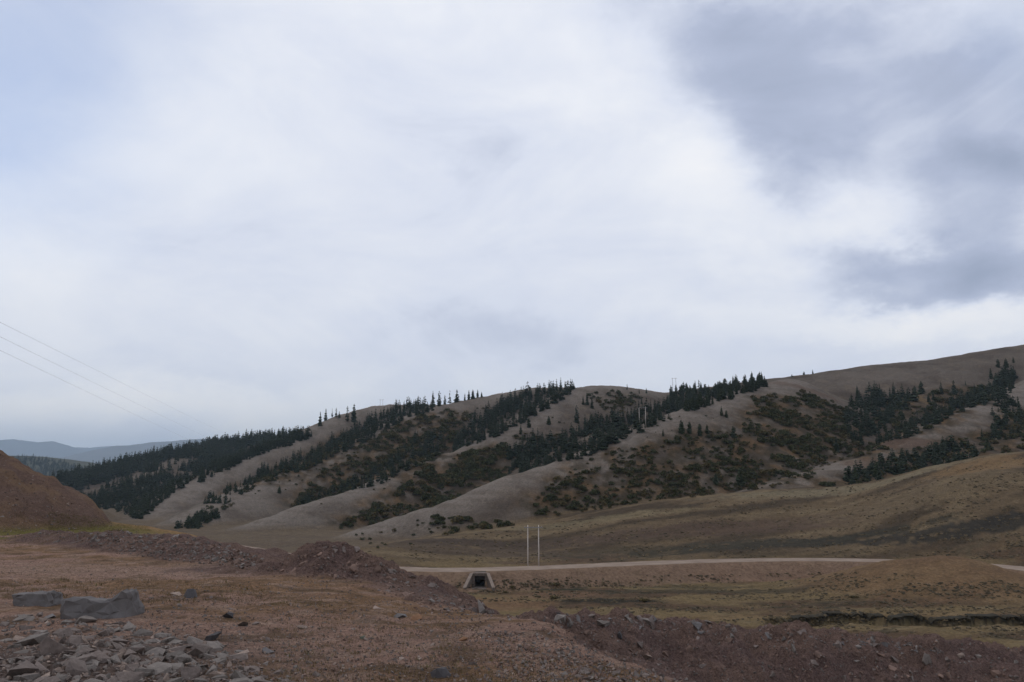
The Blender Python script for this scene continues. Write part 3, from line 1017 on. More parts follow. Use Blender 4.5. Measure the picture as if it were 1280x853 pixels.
def crown_geo(r, kind, detail):
    """unit-height crown: list of triangles"""
    V, Fc = [], []

    def tri(a, b, c):
        i = len(V); V.extend((a, b, c)); Fc.extend((i, i + 1, i + 2))
    if kind == "spruce": base, width, lv, power = .04, .225, int(17 * detail), .66
    elif kind == "sparse": base, width, lv, power = .20, .17, int(13 * detail), .55
    else: base, width, lv, power = .02, .37, int(15 * detail), .50
    width *= r.uniform(.75, 1.3); power *= r.uniform(.75, 1.35); gap = r.uniform(.08, .36); lean = r.uniform(-.05, .05)
    for i in range(lv):
        t = (i + r.uniform(-.3, .3)) / lv
        t = min(max(t, 0), .985)
        z = base + (1 - base) * t
        rad = width * (1 - t) ** power + .012
        rad *= r.uniform(.72, 1.15)
        if kind == "broad": rad *= min(1, .6 + 2.4 * t)
        nb = max(4, int((9 if kind != "sparse" else 6) * (.5 + .5 * (1 - t)) * (detail ** .5)))
        off = r.uniform(0, 6.28)
        for b in range(nb):
            if r.random() < (gap if kind != "sparse" else .42): continue
            a = off + 6.283 * b / nb + r.uniform(-.25, .25)
            L = rad * r.uniform(.6, 1.18)
            ca, sa = math.cos(a), math.sin(a) 
            w = L * r.uniform(.30, .48) + .008
            droop = -L * r.uniform(.15, .5)
            up = .035 + .03 * r.random()
            p0 = Vector((lean * z, 0, z)); tip = Vector((ca * L, sa * L, z + droop))
            mid = Vector((ca * L * .55, sa * L * .55, z + droop * .35 + up * .5))
            lft = Vector((ca * L * .6 - sa * w, sa * L * .6 + ca * w, z + droop * .75 - .01))
            rgt = Vector((ca * L * .6 + sa * w, sa * L * .6 - ca * w, z + droop * .75 - .01))
            tri(p0, lft, mid); tri(p0, mid, rgt); tri(mid, lft, tip); tri(mid, tip, rgt)
            # a hanging twig spray gives the whorl depth
            low = Vector((ca * L * .65, sa * L * .65, z + droop * .8 - L * .35))
            tri(lft, low, rgt)
    for k in range(4):
        a = 1.57 * k; tri(Vector((math.cos(a) * .018, math.sin(a) * .018, .93)), Vector((math.cos(a + 1.6) * .018, math.sin(a + 1.6) * .018, .93)), Vector((0, 0, 1.03)))
    return [tuple(v) for v in V], Fc


def trunk_geo(kind):
    V, Fc = [], []
    n = 6; tops = [(-.04, .017), (.3, .012), (.75, .006), (.98, .002)]
    bend = random.uniform(-.01, .01)
    for h, rad in tops:
        for k in range(n):
            V.append((rad * math.cos(6.283 * k / n) + bend * h, rad * math.sin(6.283 * k / n), h))
    for j in range(len(tops) - 1):
        for k in range(n):
            a, b = j * n + k, j * n + (k + 1) % n
            Fc += [a, b, b + n, a, b + n, a + n]
    if kind == "sparse":                       # dead lower limbs
        for k in range(7):
            a = k * 2.4; h = .12 + .05 * k
            i = len(V)
            V += [(0, 0, h), (0, 0, h + .012), (.07 * math.cos(a), .07 * math.sin(a), h + .012)]
            Fc += [i, i + 1, i + 2]
    return V, Fc


def merge_geo(parts):
    V, Fc, mi = [], [], []
    for (v, f, m) in parts:
        o = len(V); V += list(v); Fc += [i + o for i in f]; mi += [m] * (len(f) // 3)
    return V, Fc, mi


def shrub_geo(r, n=120):
    V, Fc = [], []
    lobes = [(r.uniform(-.28, .28), r.uniform(-.28, .28), r.uniform(.6, 1.0)) for _ in range(5)]
    for i in range(n):
        lx, ly, lh = lobes[i % 5]
        a = r.uniform(0, 6.283); e = r.random() ** .7
        rad = .33 * math.sqrt(1 - e * e * .85) * r.uniform(.75, 1.1)
        c = Vector((lx + rad * math.cos(a), ly + rad * math.sin(a), lh * (.08 + .55 * e) * r.uniform(.8, 1.1)))
        s = r.uniform(.07, .15)
        q = Euler((r.uniform(0, 6.28), r.uniform(0, 6.28), r.uniform(0, 6.28))).to_matrix()
        j = len(V)
        for p in ((-s, -s * .6, 0), (s, -s * .5, 0), (.2 * s, s, .3 * s), (0, -.2 * s, s * .8)):
            V.append(tuple(c + q @ Vector(p)))
        Fc += [j, j + 1, j + 2, j, j + 3, j + 1, j + 1, j + 3, j + 2]
    for k in range(4):                          # stems
        lx, ly, lh = lobes[k]; j = len(V)
        V += [(-.02, 0, -.1), (.02, 0, -.1), (lx * .8, ly * .8, lh * .4)]
        Fc += [j, j + 1, j + 2]
    return V, Fc


PROTO = {}
R_ = random.Random(3)
for kind, mat in (("spruce", M_NEEDLE), ("sparse", M_NEEDLE), ("broad", M_NEEDLE2)):
    PROTO[kind] = []
    for k in range(9 if kind == "spruce" else 5):
        cv, cf = crown_geo(R_, kind, 1.0)
        tv, tf = trunk_geo(kind)
        whole = merge_geo([(cv, cf, 0), (tv, tf, 1)])
        def mk(name, V, Fc, mats, mi=None):
            me = bpy.data.meshes.new(name)
            me.from_pydata(V, [], [tuple(Fc[i:i + 3]) for i in range(0, len(Fc), 3)])
            for m in mats: me.materials.append(m)
            if mi is not None: me.polygons.foreach_set("material_index", np.array(mi, np.int32))
            me.update()
            return me
        lo = crown_geo(R_, kind, .62)
        PROTO[kind].append(dict(crown=mk("crown", cv, cf, [mat]), trunk=mk("trunk", tv, tf, [M_BARK]),
                                whole=mk("conifer_tree", *whole[:2], [mat, M_BARK], whole[2]),
                                low=merge_geo([(lo[0], lo[1], 0), (tv, tf, 1)])))
SHRUBS = []
for k in range(6):
    v, f = shrub_geo(R_, 130)
    lo = shrub_geo(R_, 60)
    SHRUBS.append(dict(a=mk("shrub", v, f, [M_LEAF]), b=mk("shrub", v, f, [M_LEAF2]), low=lo))

TREES = []   # dict(p, h, kind, label, group, w)
PXM = 1.0 / F_PX


def add_tree(p, hpx, kind, label, group=None, w=1.0):
    TREES.append(dict(p=tuple(p), h=hpx * PXM * p[1], hpx=hpx, kind=kind, label=label, group=group, w=w))


def lone(u, v, hpx, kind, label, ymin=300, w=1.0):
    """a tree standing at a photo pixel; if its foot is hidden, step down behind the crest"""
    p = hit([u], [v], ymin)[0]
    if np.isnan(p[0]):
        for dv in range(1, 30):
            p = hit([u], [v + dv], ymin)[0]
            if not np.isnan(p[0]): break
        hpx = hpx
    if np.isnan(p[0]): return
    add_tree(p, hpx, kind, label, None, w)


BARE = [[(200, 582), (222, 574), (252, 573), (248, 584), (215, 590)], [(88, 615), (110, 607), (160, 606), (150, 616), (100, 622)],
        [(285, 571), (315, 558), (330, 560), (300, 573)], [(712, 560), (725, 549), (745, 547), (730, 562)], [(150, 598), (180, 590), (195, 592), (170, 602)]]


def stand(poly, n, ymin, hpx, kinds, label, group, ymax=24000.0, w=1.0):
    for p in sample_poly(poly, int(n * 2.4), ymin, ymax):
        q = (640 + p[0] / p[1] * F_PX, 590 - p[2] / p[1] * F_PX)
        if any(in_poly(B, np.array([q[0]]), np.array([q[1]]))[0] for B in BARE) and random.random() < .93: continue
        k = random.choice(kinds)
        add_tree(p, random.triangular(hpx[0] * .6, hpx[1] * 1.15), k, label, group, w * random.uniform(.8, 1.35))


# single trees one can point at -- (u, foot v, height px, kind, label)
SKY_L = [(400, 533, 18, "spruce"), (407, 526, 15, "spruce"), (415, 523, 12, "sparse"), (420, 523, 13, "sparse"), (424, 523, 8, "spruce"), (434, 528, 20, "sparse"),
         (442, 528, 22, "spruce")]
SKY_M = [(492, 523, 18, "spruce"), (500, 520, 17, "spruce"), (505, 518, 12, "spruce"), (519, 514, 14, "sparse"), (529, 512, 15, "sparse"), (541, 509, 20, "spruce"),
         (549, 508, 19, "spruce"), (556, 504, 12, "spruce"), (562, 502, 18, "sparse"), (571, 500, 16, "spruce")]
SKY_R = [(581, 498, 9, "spruce"), (586, 497, 12, "spruce"), (591, 496, 12, "spruce"), (597, 495, 10, "spruce"), (602, 494, 7, "spruce")]
for u, v, h, k in SKY_L:
    lone(u, v, h, k, "spindly skyline conifer left of the rounded bare hilltop", 760)
for u, v, h, k in SKY_M:
    lone(u, v, h, k, "tall skyline conifer in the ragged row right of the rounded hilltop", 720)
for u, v, h, k in SKY_R:
    lone(u, v, h, k, "short skyline conifer at the right end of the ragged row", 760)
for t in TREES: t["group"] = "conifers breaking the skyline"
n0 = len(TREES)
UNIQ = [
    (734, 506, 16, "spruce", "tallest of three conifers high on the bare spur left of centre skyline", 600),
    (740, 511, 14, "spruce", "right hand conifer of the three high on the bare spur", 600),
    (729, 506, 11, "spruce", "left hand conifer of the three high on the bare spur", 600),
    (721, 529, 22, "spruce", "tall lone conifer below the three trees on the bare spur", 560),
    (686, 531, 11, "broad", "small lone conifer midway down the bare grass spur", 540),
    (661, 535, 12, "broad", "small conifer low on the bare spur beside the dark stand", 540),
    (651, 544, 12, "broad", "lowest of the scattered conifers on the bare spur", 520),
    (902, 520, 12, "broad", "bushy conifer alone on the upper grass of the pole spur", 400),
    (908, 522, 9, "broad", "small conifer leaning on the bushy one high on the pole spur", 400),
    (829, 546, 9, "broad", "small dark conifer left of the row below the pole frame", 380),
    (852, 542, 17, "broad", "tallest conifer of the row below the ridge pole frame", 380),
    (862, 542, 15, "broad", "second conifer of the row below the ridge pole frame", 380),
    (875, 545, 15, "broad", "third, roundest conifer of the row below the ridge pole frame", 380),
    (884, 542, 11, "broad", "shortest conifer at the right end of the row below the poles", 380),
    (917, 548, 15, "broad", "dark bushy conifer standing alone above the shrubs right of the row", 380),
    (925, 607, 20, "broad", "largest round conifer at the foot of the shrubby flank", 350),
    (895, 606, 14, "broad", "round conifer left of the largest one at the flank foot", 350),
    (802, 506, 9, "spruce", "small conifer just above the ridge pole tops", 560),
    (808, 492, 7, "spruce", "small skyline conifer right of the bushy knoll", 640),
    (799, 492, 6, "spruce", "tiny skyline conifer beside the saddle", 640),
    (784, 488, 8, "sparse", "thin stemmed little tree with a tuft on the knoll skyline", 640),
    (990, 472, 4, "broad", "leftmost tiny tree of three on the right skyline", 560),
    (1005, 469, 5, "broad", "middle tiny tree of three on the right skyline", 560),
    (1016, 467, 6, "broad", "rightmost, largest tiny tree of three on the right skyline", 560),
    (874, 492, 17, "sparse", "tall airy conifer rising over the stand on the saddle", 560),
    (1072, 495, 13, "spruce", "pointed conifer at the top left of the right hand gully stand", 430),
    (1100, 495, 15, "spruce", "pointed conifer above the middle of the gully stand", 430),
    (1126, 505, 18, "spruce", "slim conifer beside the orange slip in the right gully", 430),
    (1152, 493, 17, "broad", "broad dark conifer at the head of the orange slip", 430),
    (1144, 494, 12, "broad", "conifer left of the broad one at the slip head", 430),
    (1161, 503, 11, "spruce", "small conifer right of the orange slip", 430),
    (1167, 501, 14, "spruce", "conifer between the slip and the two tall ones", 430),
    (1177, 493, 16, "spruce", "left of the two tall pointed conifers under the bare hill", 440),
    (1193, 493, 18, "spruce", "right of the two tall pointed conifers under the bare hill", 440),
    (1207, 482, 6, "spruce", "tiny conifer alone on the bare hillside at right", 440),
    (1219, 496, 17, "spruce", "pointed conifer left of the thick right edge stand", 440),
    (1239, 474, 14, "broad", "round conifer standing off the upper stand at right", 440),
    (1248, 460, 11, "broad", "lower left of three highest conifers at the right edge", 480),
    (1258, 460, 12, "broad", "middle of the three highest conifers at the right edge", 480),
    (1267, 454, 8, "broad", "topmost small conifer near the right edge", 480),
    (1228, 550, 14, "spruce", "lone pointed conifer on the right hand grass spur", 380),
    (1235, 563, 15, "broad", "bushy conifer below the lone pointed one at right", 370),
    (1046, 565, 19, "spruce", "pointed conifer low in the shrubs left of the gully", 400),
    (1077, 557, 15, "spruce", "lone conifer on the brown slope in the right gully", 400),
    (1107, 540, 15, "broad", "round conifer in the middle of the right gully", 410),
    (1127, 525, 16, "broad", "round conifer above the middle of the right gully", 420),
    (1096, 597, 20, "broad", "round conifer at the left of the lower right thicket", 360),
    (1070, 604, 17, "broad", "leftmost round conifer of the lower right thicket", 355),
    (118, 520 + 480 / 4, 11, "broad", "", 500),
]
for u, v, h, k, lab, ym in UNIQ:
    if lab: lone(u, v, h, k, lab, ym)
lone(190, 639, 11, "broad", "lone round conifer low on the farthest bare spur", 470)
lone(273, 590, 10, "broad", "lone conifer on the crest of the farthest bare spur", 600)
lone(265, 645, 9, "broad", "small conifer in the grass at the foot of the far spurs", 440)
lone(349, 617, 9, "broad", "lone small conifer on the second bare spur", 500)

# stands
stand([(1055, 512), (1085, 490), (1140, 497), (1148, 496), (1135, 512), (1122, 515), (1095, 545), (1070, 552), (1055, 548)], 62, 420, (10, 17),
      ["broad", "spruce"], "dark conifer in the thick stand left of the orange slip", "conifers in the left half of the right gully")
stand([(1090, 558), (1145, 545), (1200, 515), (1227, 509), (1262, 497), (1272, 472), (1255, 468), (1235, 490), (1200, 500), (1165, 520), (1120, 540)], 90, 405, (9, 16),
      ["broad", "spruce", "spruce"], "dark conifer in the band behind the right hand grass spur", "conifers behind the right grass spur")
stand([(1055, 610), (1100, 600), (1160, 593), (1222, 577), (1218, 562), (1180, 556), (1150, 572), (1110, 575), (1062, 592)], 46, 352, (10, 17),
      ["broad"], "round dark conifer in the lower right thicket above the brown fan", "conifers of the lower right thicket")
stand([(1240, 508), (1283, 500), (1283, 548), (1240, 552)], 24, 370, (9, 15), ["broad", "spruce"],
      "dark conifer in the cluster at the right edge of the view", "conifers at the right edge")
stand([(636, 600), (667, 595), (740, 570), (790, 545), (840, 524), (838, 506), (805, 512), (782, 520), (750, 523), (718, 538), (700, 552), (672, 548), (650, 562), (636, 568)], 175, 392,
      (9, 17), ["spruce", "spruce", "broad"], "dark conifer in the dense stand filling the gully behind the poles", "conifers in the gully behind the pole spur")
stand([(838, 524), (890, 507), (960, 484), (956, 476), (905, 484), (890, 487), (862, 488), (842, 492), (833, 508)], 95, 455,
      (9, 15), ["spruce", "spruce", "broad"], "dark conifer in the stand on the skyline saddle right of the poles", "conifers on the skyline saddle")
stand([(560, 570), (582, 568), (640, 538), (680, 515), (720, 490), (717, 484), (700, 486), (670, 490), (640, 499), (618, 508), (600, 522), (575, 545)], 150, 560,
      (9, 16), ["spruce"], "dark conifer in the long stand climbing behind the middle spur", "conifers in the long middle stand")
stand([(365, 640), (420, 618), (470, 609), (540, 575), (562, 560), (545, 547), (520, 545), (500, 572), (460, 592), (420, 612), (380, 625)], 75, 455,
      (7, 12), ["spruce", "broad"], "dark conifer in the strip along the third spur's lower crest", "conifers along the lower middle gully")
stand([(320, 608), (380, 588), (445, 561), (495, 531), (545, 513), (530, 503), (500, 509), (480, 519), (450, 532), (430, 545), (400, 562), (360, 582), (320, 592)], 150, 570,
      (8, 15), ["spruce"], "dark conifer in the stand behind the second bare spur", "conifers behind the second spur")
stand([(243, 642), (262, 622), (312, 598), (328, 592), (322, 606), (268, 642)], 34, 500, (5, 10), ["spruce", "broad"],
      "dark conifer low in the gully between the two farthest bare spurs", "conifers low in the farthest gully")
stand([(212, 664), (252, 643), (275, 648), (245, 664)], 34, 430, (6, 12), ["broad"], "dark conifer in the clump where the far spurs meet the valley", "conifers at the spur foot")
# far forest
stand([(55, 603), (130, 586), (200, 570), (260, 558), (330, 549), (392, 545), (320, 568), (285, 585), (245, 590), (200, 588), (150, 600), (95, 610)], 620, 640,
      (5, 14), ["spruce", "spruce", "broad"], "dark conifer of the far forest on the long left ridge", "conifers of the far left forest")
stand([(250, 604), (320, 571), (386, 550), (392, 545), (330, 552), (280, 570), (240, 596)], 110, 640, (8, 13), ["spruce"],
      "dark conifer of the far forest on the long left ridge", "conifers of the far left forest")
stand([(75, 612), (95, 612), (150, 606), (200, 595), (245, 598), (200, 630), (172, 652), (150, 640), (120, 636)], 300, 500, (6, 12), ["spruce", "broad"],
      "dark conifer of the far forest on the long left ridge", "conifers of the far left forest")
stand([(62, 601), (130, 585), (200, 570), (260, 557.5), (330, 548), (392, 543), (392, 547), (330, 552), (260, 562), (130, 589)], 130, 900, (9, 14), ["spruce"],
      "dark conifer of the far forest on the long left ridge", "conifers of the far left forest")
# hazy hill far beyond
stand([(0, 572), (40, 573), (75, 577), (110, 588), (90, 600), (40, 598), (0, 595)], 260, 2200, (4, 6), ["spruce"],
      "hazy conifer on the wooded hill far beyond", "conifers on the hazy far hill")

# shrubs
BUSHES = []


def shrubs(poly, n, ymin, wpx, label, group, mul=2.3):
    P = np.asarray(poly, float)
    c = P.mean(0)
    P = c + (P - c) * 1.06
    pts = sample_poly(P, int(n * mul * 1.5), ymin)
    dn = fbm(pts[:, 0] / 17, pts[:, 1] / 17, 97, 4)
    for p, d in zip(pts, dn):
        if d < random.uniform(-.55, .45): continue
        w = random.triangular(wpx[0], wpx[1], wpx[0] * .8) * PXM * p[1]
        BUSHES.append(dict(p=tuple(p), w=w, wpx=w / p[1] * F_PX, label=label, group=group, rust=random.random() < .3))


shrubs(SHRUB_POLY["D"][0], 560, 340, (3, 11), "dark low shrub scattered on the flank of the pole spur", "shrubs on the pole spur flank", 2.4)
shrubs([(660, 652), (720, 600), (800, 585), (900, 585), (1000, 560), (1050, 540), (1000, 602), (860, 622), (720, 648)], 320, 340, (4, 12),
       "dark low shrub scattered on the flank of the pole spur", "shrubs on the pole spur flank", 1.3)
shrubs([(945, 500), (1000, 494), (1052, 515), (1060, 560), (1000, 590), (950, 560)], 150, 380, (5, 12),
       "dark shrub in the thick scrub left of the right gully", "shrubs in the scrub left of the right gully", 4.0)
shrubs(SHRUB_POLY["C"][0], 200, 400, (5, 13), "dark shrub on the flank of the middle spur", "shrubs on the middle spur flank", 4.5)
shrubs(SHRUB_POLY["B"][0], 230, 500, (4, 11), "dark shrub on the flank of the second spur", "shrubs on the second spur flank", 4.0)
shrubs(SHRUB_POLY["A"][0], 90, 560, (4, 9), "dark shrub on the flank of the farthest bare spur", "shrubs on the farthest spur flank", 4.0)
shrubs(SHRUB_POLY["E"][0], 90, 400, (6, 12), "dark shrub between the trees of the right gully", "shrubs in the right gully")
shrubs(SHRUB_POLY["I"][0], 80, 355, (6, 13), "dark shrub at the edge of the lower right thicket", "shrubs by the lower right thicket")
shrubs([(232, 657), (262, 628), (330, 597), (322, 607), (264, 652)], 45, 430, (3, 7), "dark shrub on the lower flank of the farthest bare spur", "shrubs low on the farthest spur")
shrubs([(532, 672), (545, 650), (575, 648), (600, 653), (640, 652), (640, 665), (580, 668)], 34, 320, (7, 15),
       "dark shrub at the foot of the pole spur by the meadow", "shrubs at the pole spur foot")
shrubs([(440, 680), (450, 665), (530, 650), (560, 668), (480, 690)], 16, 250, (4, 8), "small dark shrub on the brown fan above the road", "shrubs on the fan")
shrubs([(640, 548), (670, 540), (700, 545), (690, 560)], 10, 480, (5, 10), "dark shrub beside the dark stand on the bare spur", "shrubs beside the dark stand")
shrubs([(735, 495), (775, 488), (800, 498), (790, 518), (760, 515)], 45, 560, (5, 9), "dark shrub on the brushy knoll near the skyline", "shrubs on the brushy knoll")
shrubs([(280, 600), (330, 580), (420, 560), (640, 500), (700, 520), (900, 515), (820, 560), (640, 610), (420, 640)], 90, 400, (2, 6),
       "tiny dark shrub dotted on bare hill grass", "shrubs dotted on the grass")
for (u, v, w, lab) in [(1068, 747, 9, "small dark bush alone in the meadow above the eroded gully"), (672, 747, 8, "small dark bush on the red bank right of the culvert"),
                       (690, 748, 13, "dark flattened bush in the orange wash right of the culvert"), (805, 752, 12, "dark bush beside the meadow wash"),
                       (640, 735, 10, "dark bush by the culvert's right wing wall"), (632, 741, 8, "smaller dark bush below the culvert's right wing"),
                       (694, 732, 13, "wide dark clump in the meadow right of the culvert")]:
    p = hit([u], [v], 100)[0]
    BUSHES.append(dict(p=tuple(p), w=w * PXM * p[1], wpx=w + 50, label=lab, group=None, rust=True, low=True))


def merged(name, items, mats, kind, label, cat):
    V, Fc, MI = [], [], []
    o = 0
    for (v, f, mi, M) in items:
        v = np.asarray(v, float); v = v @ np.array(M.to_3x3()).T + np.array(M.translation)
        V.append(v); Fc.append(np.asarray(f) + o); MI.append(np.asarray(mi)); o += len(v)
    ob = mesh_obj(name, np.vstack(V), np.concatenate(Fc), 3, mats)
    return ob, np.concatenate(MI)


def build_trees():
    order = sorted(range(len(TREES)), key=lambda i: (TREES[i]["group"] is not None and "skyline" not in (TREES[i]["group"] or "").split("conifers breaking the ")[-1], -TREES[i]["hpx"]))
    rest = []
    seen = {}
    for n, i in enumerate(order):
        t = TREES[i]
        pr = random.choice(PROTO[t["kind"]])
        h = t["h"] * 1.0
        M = Matrix.Translation(t["p"]) @ Matrix.Rotation(random.uniform(0, 6.28), 4, "Z") @ Matrix.Diagonal((h * t["w"], h * t["w"], h, 1))
        far = t["group"] in ("conifers of the far left forest", "conifers on the hazy far hill")
        if n < 300 and not far:
            if t["hpx"] >= 11:
                root = bpy.data.objects.new("conifer_tree", None)
                root.empty_display_size = 1
                root.matrix_world = M
                col.objects.link(root)
                for part in ("trunk", "crown"):
                    c = bpy.data.objects.new(part, pr[part]); col.objects.link(c); c.parent = root
            else:
                root = bpy.data.objects.new("conifer_tree", pr["whole"]); root.matrix_world = M
                col.objects.link(root)
            tag(root, t["label"], "tree", t["group"])
        else:
            v, f, mi = pr["low"]
            rest.append((v, f, mi, M))
    ob, mi = merged("distant_conifers", rest, [M_NEEDLE, M_BARK], None, None, None)
    ob.data.polygons.foreach_set("material_index", mi.astype(np.int32))
    tag(ob, "far conifer woods covering the left ridge and filling the hill gullies", "woods", None, "stuff")


def build_shrubs():
    order = sorted(range(len(BUSHES)), key=lambda i: -BUSHES[i]["wpx"])
    rest = []
    for n, i in enumerate(order):
        b = BUSHES[i]
        pr = SHRUBS[random.randrange(len(SHRUBS))]
        w = b["w"]
        M = Matrix.Translation(b["p"]) @ Matrix.Rotation(random.uniform(0, 6.28), 4, "Z") @ Matrix.Diagonal((w, w, w * (.35 if b.get("low") else random.uniform(.6, 1.0)), 1))
        if n < 300:
            o = bpy.data.objects.new("shrub", pr["b" if b["rust"] else "a"]); o.matrix_world = M
            col.objects.link(o)
            tag(o, b["label"], "shrub", b["group"])
        else:
            v, f = pr["low"]
            rest.append((v, f, np.full(len(f) // 3, 1 if b["rust"] else 0), M))
    ob, mi = merged("low_scrub", rest, [M_LEAF, M_LEAF2], None, None, None)
    ob.data.polygons.foreach_set("material_index", mi.astype(np.int32))
    tag(ob, "small dark scrub speckling the hill flanks", "scrub", None, "stuff")


build_trees()
build_shrubs()

# ------------------------------------------------------------------ stones
M_GREY = simple_mat("grey_stone", (.165, .140, .122), .85, .22, 7.0, .5, .02, .22)
M_PURP = simple_mat("purplish_stone", (.150, .118, .102), .88, .25, 8.0, .5, .02, .25)
M_REDC = simple_mat("red_earth_clod", (.165, .108, .084), .95, .28, 9.0, .6, .02, .25)
M_PALE = simple_mat("pale_stone", (.24, .18, .145), .85, .2, 7.0, .4, .02, .2)
M_ORAN = simple_mat("orange_stone", (.21, .115, .065), .88, .2, 7.0, .4, .02, .15)
M_GREEN = simple_mat("greenish_stone", (.12, .135, .10), .85, .2, 7.0, .4, .02, .1)
M_DKST = simple_mat("dark_stone", (.075, .068, .068), .8, .2, 7.0, .5, .02, .15)
M_BLUE = simple_mat("bluish_grey_stone", (.142, .128, .122), .8, .2, 7.0, .5, .02, .15)


def stone_mesh(name, r, flat, mat, n=16, chamfer=.014):
    bm = bmesh.new()
    for _ in range(n):
        v = Vector((r.gauss(0, 1), r.gauss(0, 1), r.gauss(0, 1))).normalized()
        v = Vector((v.x, v.y * r.uniform(.65, .95), v.z))
        # push towards a blocky outline
        m = max(abs(v.x), abs(v.y), abs(v.z))
        v = v.lerp(v / m * .8, .8) * r.uniform(.85, 1.05)
        bm.verts.new((v.x * .5, v.y * .5, v.z * .5 * flat))
    res = bmesh.ops.convex_hull(bm, input=bm.verts)
    junk = list({g for g in res["geom_interior"] + res["geom_unused"] if isinstance(g, bmesh.types.BMVert)})
    if junk:
        bmesh.ops.delete(bm, geom=junk, context="VERTS")
    bmesh.ops.dissolve_limit(bm, angle_limit=math.radians(14), verts=bm.verts, edges=bm.edges)
    if chamfer:
        bmesh.ops.bevel(bm, geom=list(bm.edges), offset=chamfer * .5, segments=1, affect="EDGES", clamp_overlap=True)
    bmesh.ops.triangulate(bm, faces=bm.faces)
    me = bpy.data.meshes.new(name)
    bm.to_mesh(me); bm.free()
    me.materials.append(mat)
    return me


RS = random.Random(11)
STONE = {}
for key, mat in (("grey", M_GREY), ("purp", M_PURP), ("red", M_REDC), ("pale", M_PALE), ("orange", M_ORAN), ("green", M_GREEN), ("blue", M_BLUE), ("dark", M_DKST)):
    cnt = 9 if key in ("grey", "purp", "red") else 4
    STONE[key] = []
    for k in range(cnt):
        fl = RS.uniform(.36, .8) if key != "red" else RS.uniform(.6, .95)
        STONE[key].append(stone_mesh("stone", RS, fl, mat, RS.randint(8, 13)))


def geo_of(me):
    v = np.empty(len(me.vertices) * 3); me.vertices.foreach_get("co", v)
    f = np.empty(len(me.loops), np.int32); me.loops.foreach_get("vertex_index", f)
    return v.reshape(-1, 3), f


SMALL = {k: [geo_of(stone_mesh("s", RS, RS.uniform(.4, .8), M_GREY, 9, 0)) for _ in range(5)] for k in STONE}


def normal_at(x, y, e=.12):
    dzx = (ground_z(x + e, y) - ground_z(x - e, y)) / (2 * e)
    dzy = (ground_z(x, y + e) - ground_z(x, y - e)) / (2 * e)
    return Vector((-float(dzx), -float(dzy), 1)).normalized()


STONES = []


def add_stone(p, size, key, label, group, sink=.55, tilt=.35, uniq=False, flat=None):
    STONES.append(dict(p=p, s=size, key=key, label=label, group=group, sink=sink, tilt=tilt, px=size / p[1] * F_PX + (1000 if uniq else 0), flat=flat))


def stone_field(poly, n, smin, smax, keys, label, group, ymin=3.0, ymax=60.0, power=2.2):
    for p in sample_poly(poly, n, ymin, ymax):
        s = smin + (smax - smin) * random.random() ** power
        add_stone(tuple(p), s, random.choice(keys), label, group)


# rubble heap, bottom left
stone_field([(0, 772), (60, 768), (160, 778), (200, 795), (290, 805), (345, 862), (0, 862)], 430, .06, .28, ["grey", "grey", "grey", "purp", "purp", "pale"],
            "broken slab in the rubble heap at the lower left corner", "slabs of the lower left rubble heap", power=1.6)
stone_field([(150, 750), (250, 742), (330, 765), (420, 862), (300, 862), (230, 800)], 160, .03, .13, ["grey", "purp", "purp"],
            "loose stone strewn right of the lower left rubble heap", "stones right of the rubble heap")
# right mound
stone_field([(610, 792), (690, 770), (760, 768), (880, 775), (960, 790), (1080, 788), (1283, 815), (1283, 862), (830, 862), (720, 830)], 330, .05, .27, ["purp", "purp", "grey", "red", "red"],
            "stone bedded in the reddish spoil bank at lower right", "stones of the lower right spoil bank", 13.0, 26.0, 3.0)
stone_field([(610, 790), (700, 768), (880, 776), (960, 792), (1180, 806), (1180, 818), (960, 802), (820, 788), (700, 782)], 110, .10, .34, ["purp", "grey", "blue"],
            "stone along the top of the lower right spoil bank", "stones along the spoil bank top", 13.0, 26.0, 2.0)
# berms
stone_field([(335, 715), (380, 694), (405, 680), (421, 672), (440, 682), (480, 698), (500, 713), (470, 735), (400, 722)], 75, .05, .24, ["red", "red", "purp"],
            "reddish clod piled on the pointed earth heap left of centre", "clods of the pointed earth heap", 12, 22, 2.0)
stone_field([(480, 705), (560, 738), (615, 760), (690, 775), (700, 800), (610, 796), (540, 764), (480, 738)], 260, .05, .26, ["purp", "grey", "red"],
            "stone on the low ridge running right from the earth heap", "stones on the low earth ridge", 11, 20, 2.2)
stone_field([(95, 668), (160, 664), (250, 674), (300, 688), (332, 700), (318, 708), (230, 694), (160, 690), (110, 682)], 220, .07, .30, ["purp", "grey", "grey", "red"],
            "stone of the low rubble wall behind the dirt track", "stones of the low rubble wall", 15, 34, 2.0)
stone_field([(0, 640), (60, 645), (120, 655), (180, 668), (100, 680), (0, 676)], 60, .06, .28, ["grey", "purp"],
            "stone scattered on the grass under the red embankment", "stones under the red embankment", 15, 45, 2.5)
stone_field([(0, 570), (60, 604), (108, 636), (40, 640), (0, 640)], 70, .05, .22, ["red", "purp", "pale"],
            "stone lodged in the red embankment at left", "stones on the red embankment", 25, 60, 2.5)
# terrace
stone_field([(600, 790), (690, 790), (880, 862), (700, 862)], 200, .03, .14, ["purp", "grey", "red"],
            "loose stone on the crumbling terrace edge at bottom centre", "stones on the terrace edge", 4, 18, 2.5)
stone_field([(330, 740), (470, 745), (600, 790), (800, 845), (800, 862), (400, 862)], 260, .02, .10, ["purp", "grey", "pale", "red"],
            "small stone on the trodden dirt in the foreground", "stones on the foreground dirt", 5, 16, 2.5)
stone_field([(0, 700), (300, 705), (400, 720), (600, 800), (300, 760), (0, 745)], 120, .02, .09, ["purp", "grey", "pale"],
            "small stone on the dirt track at left", "stones on the dirt track", 7, 25, 2.5)

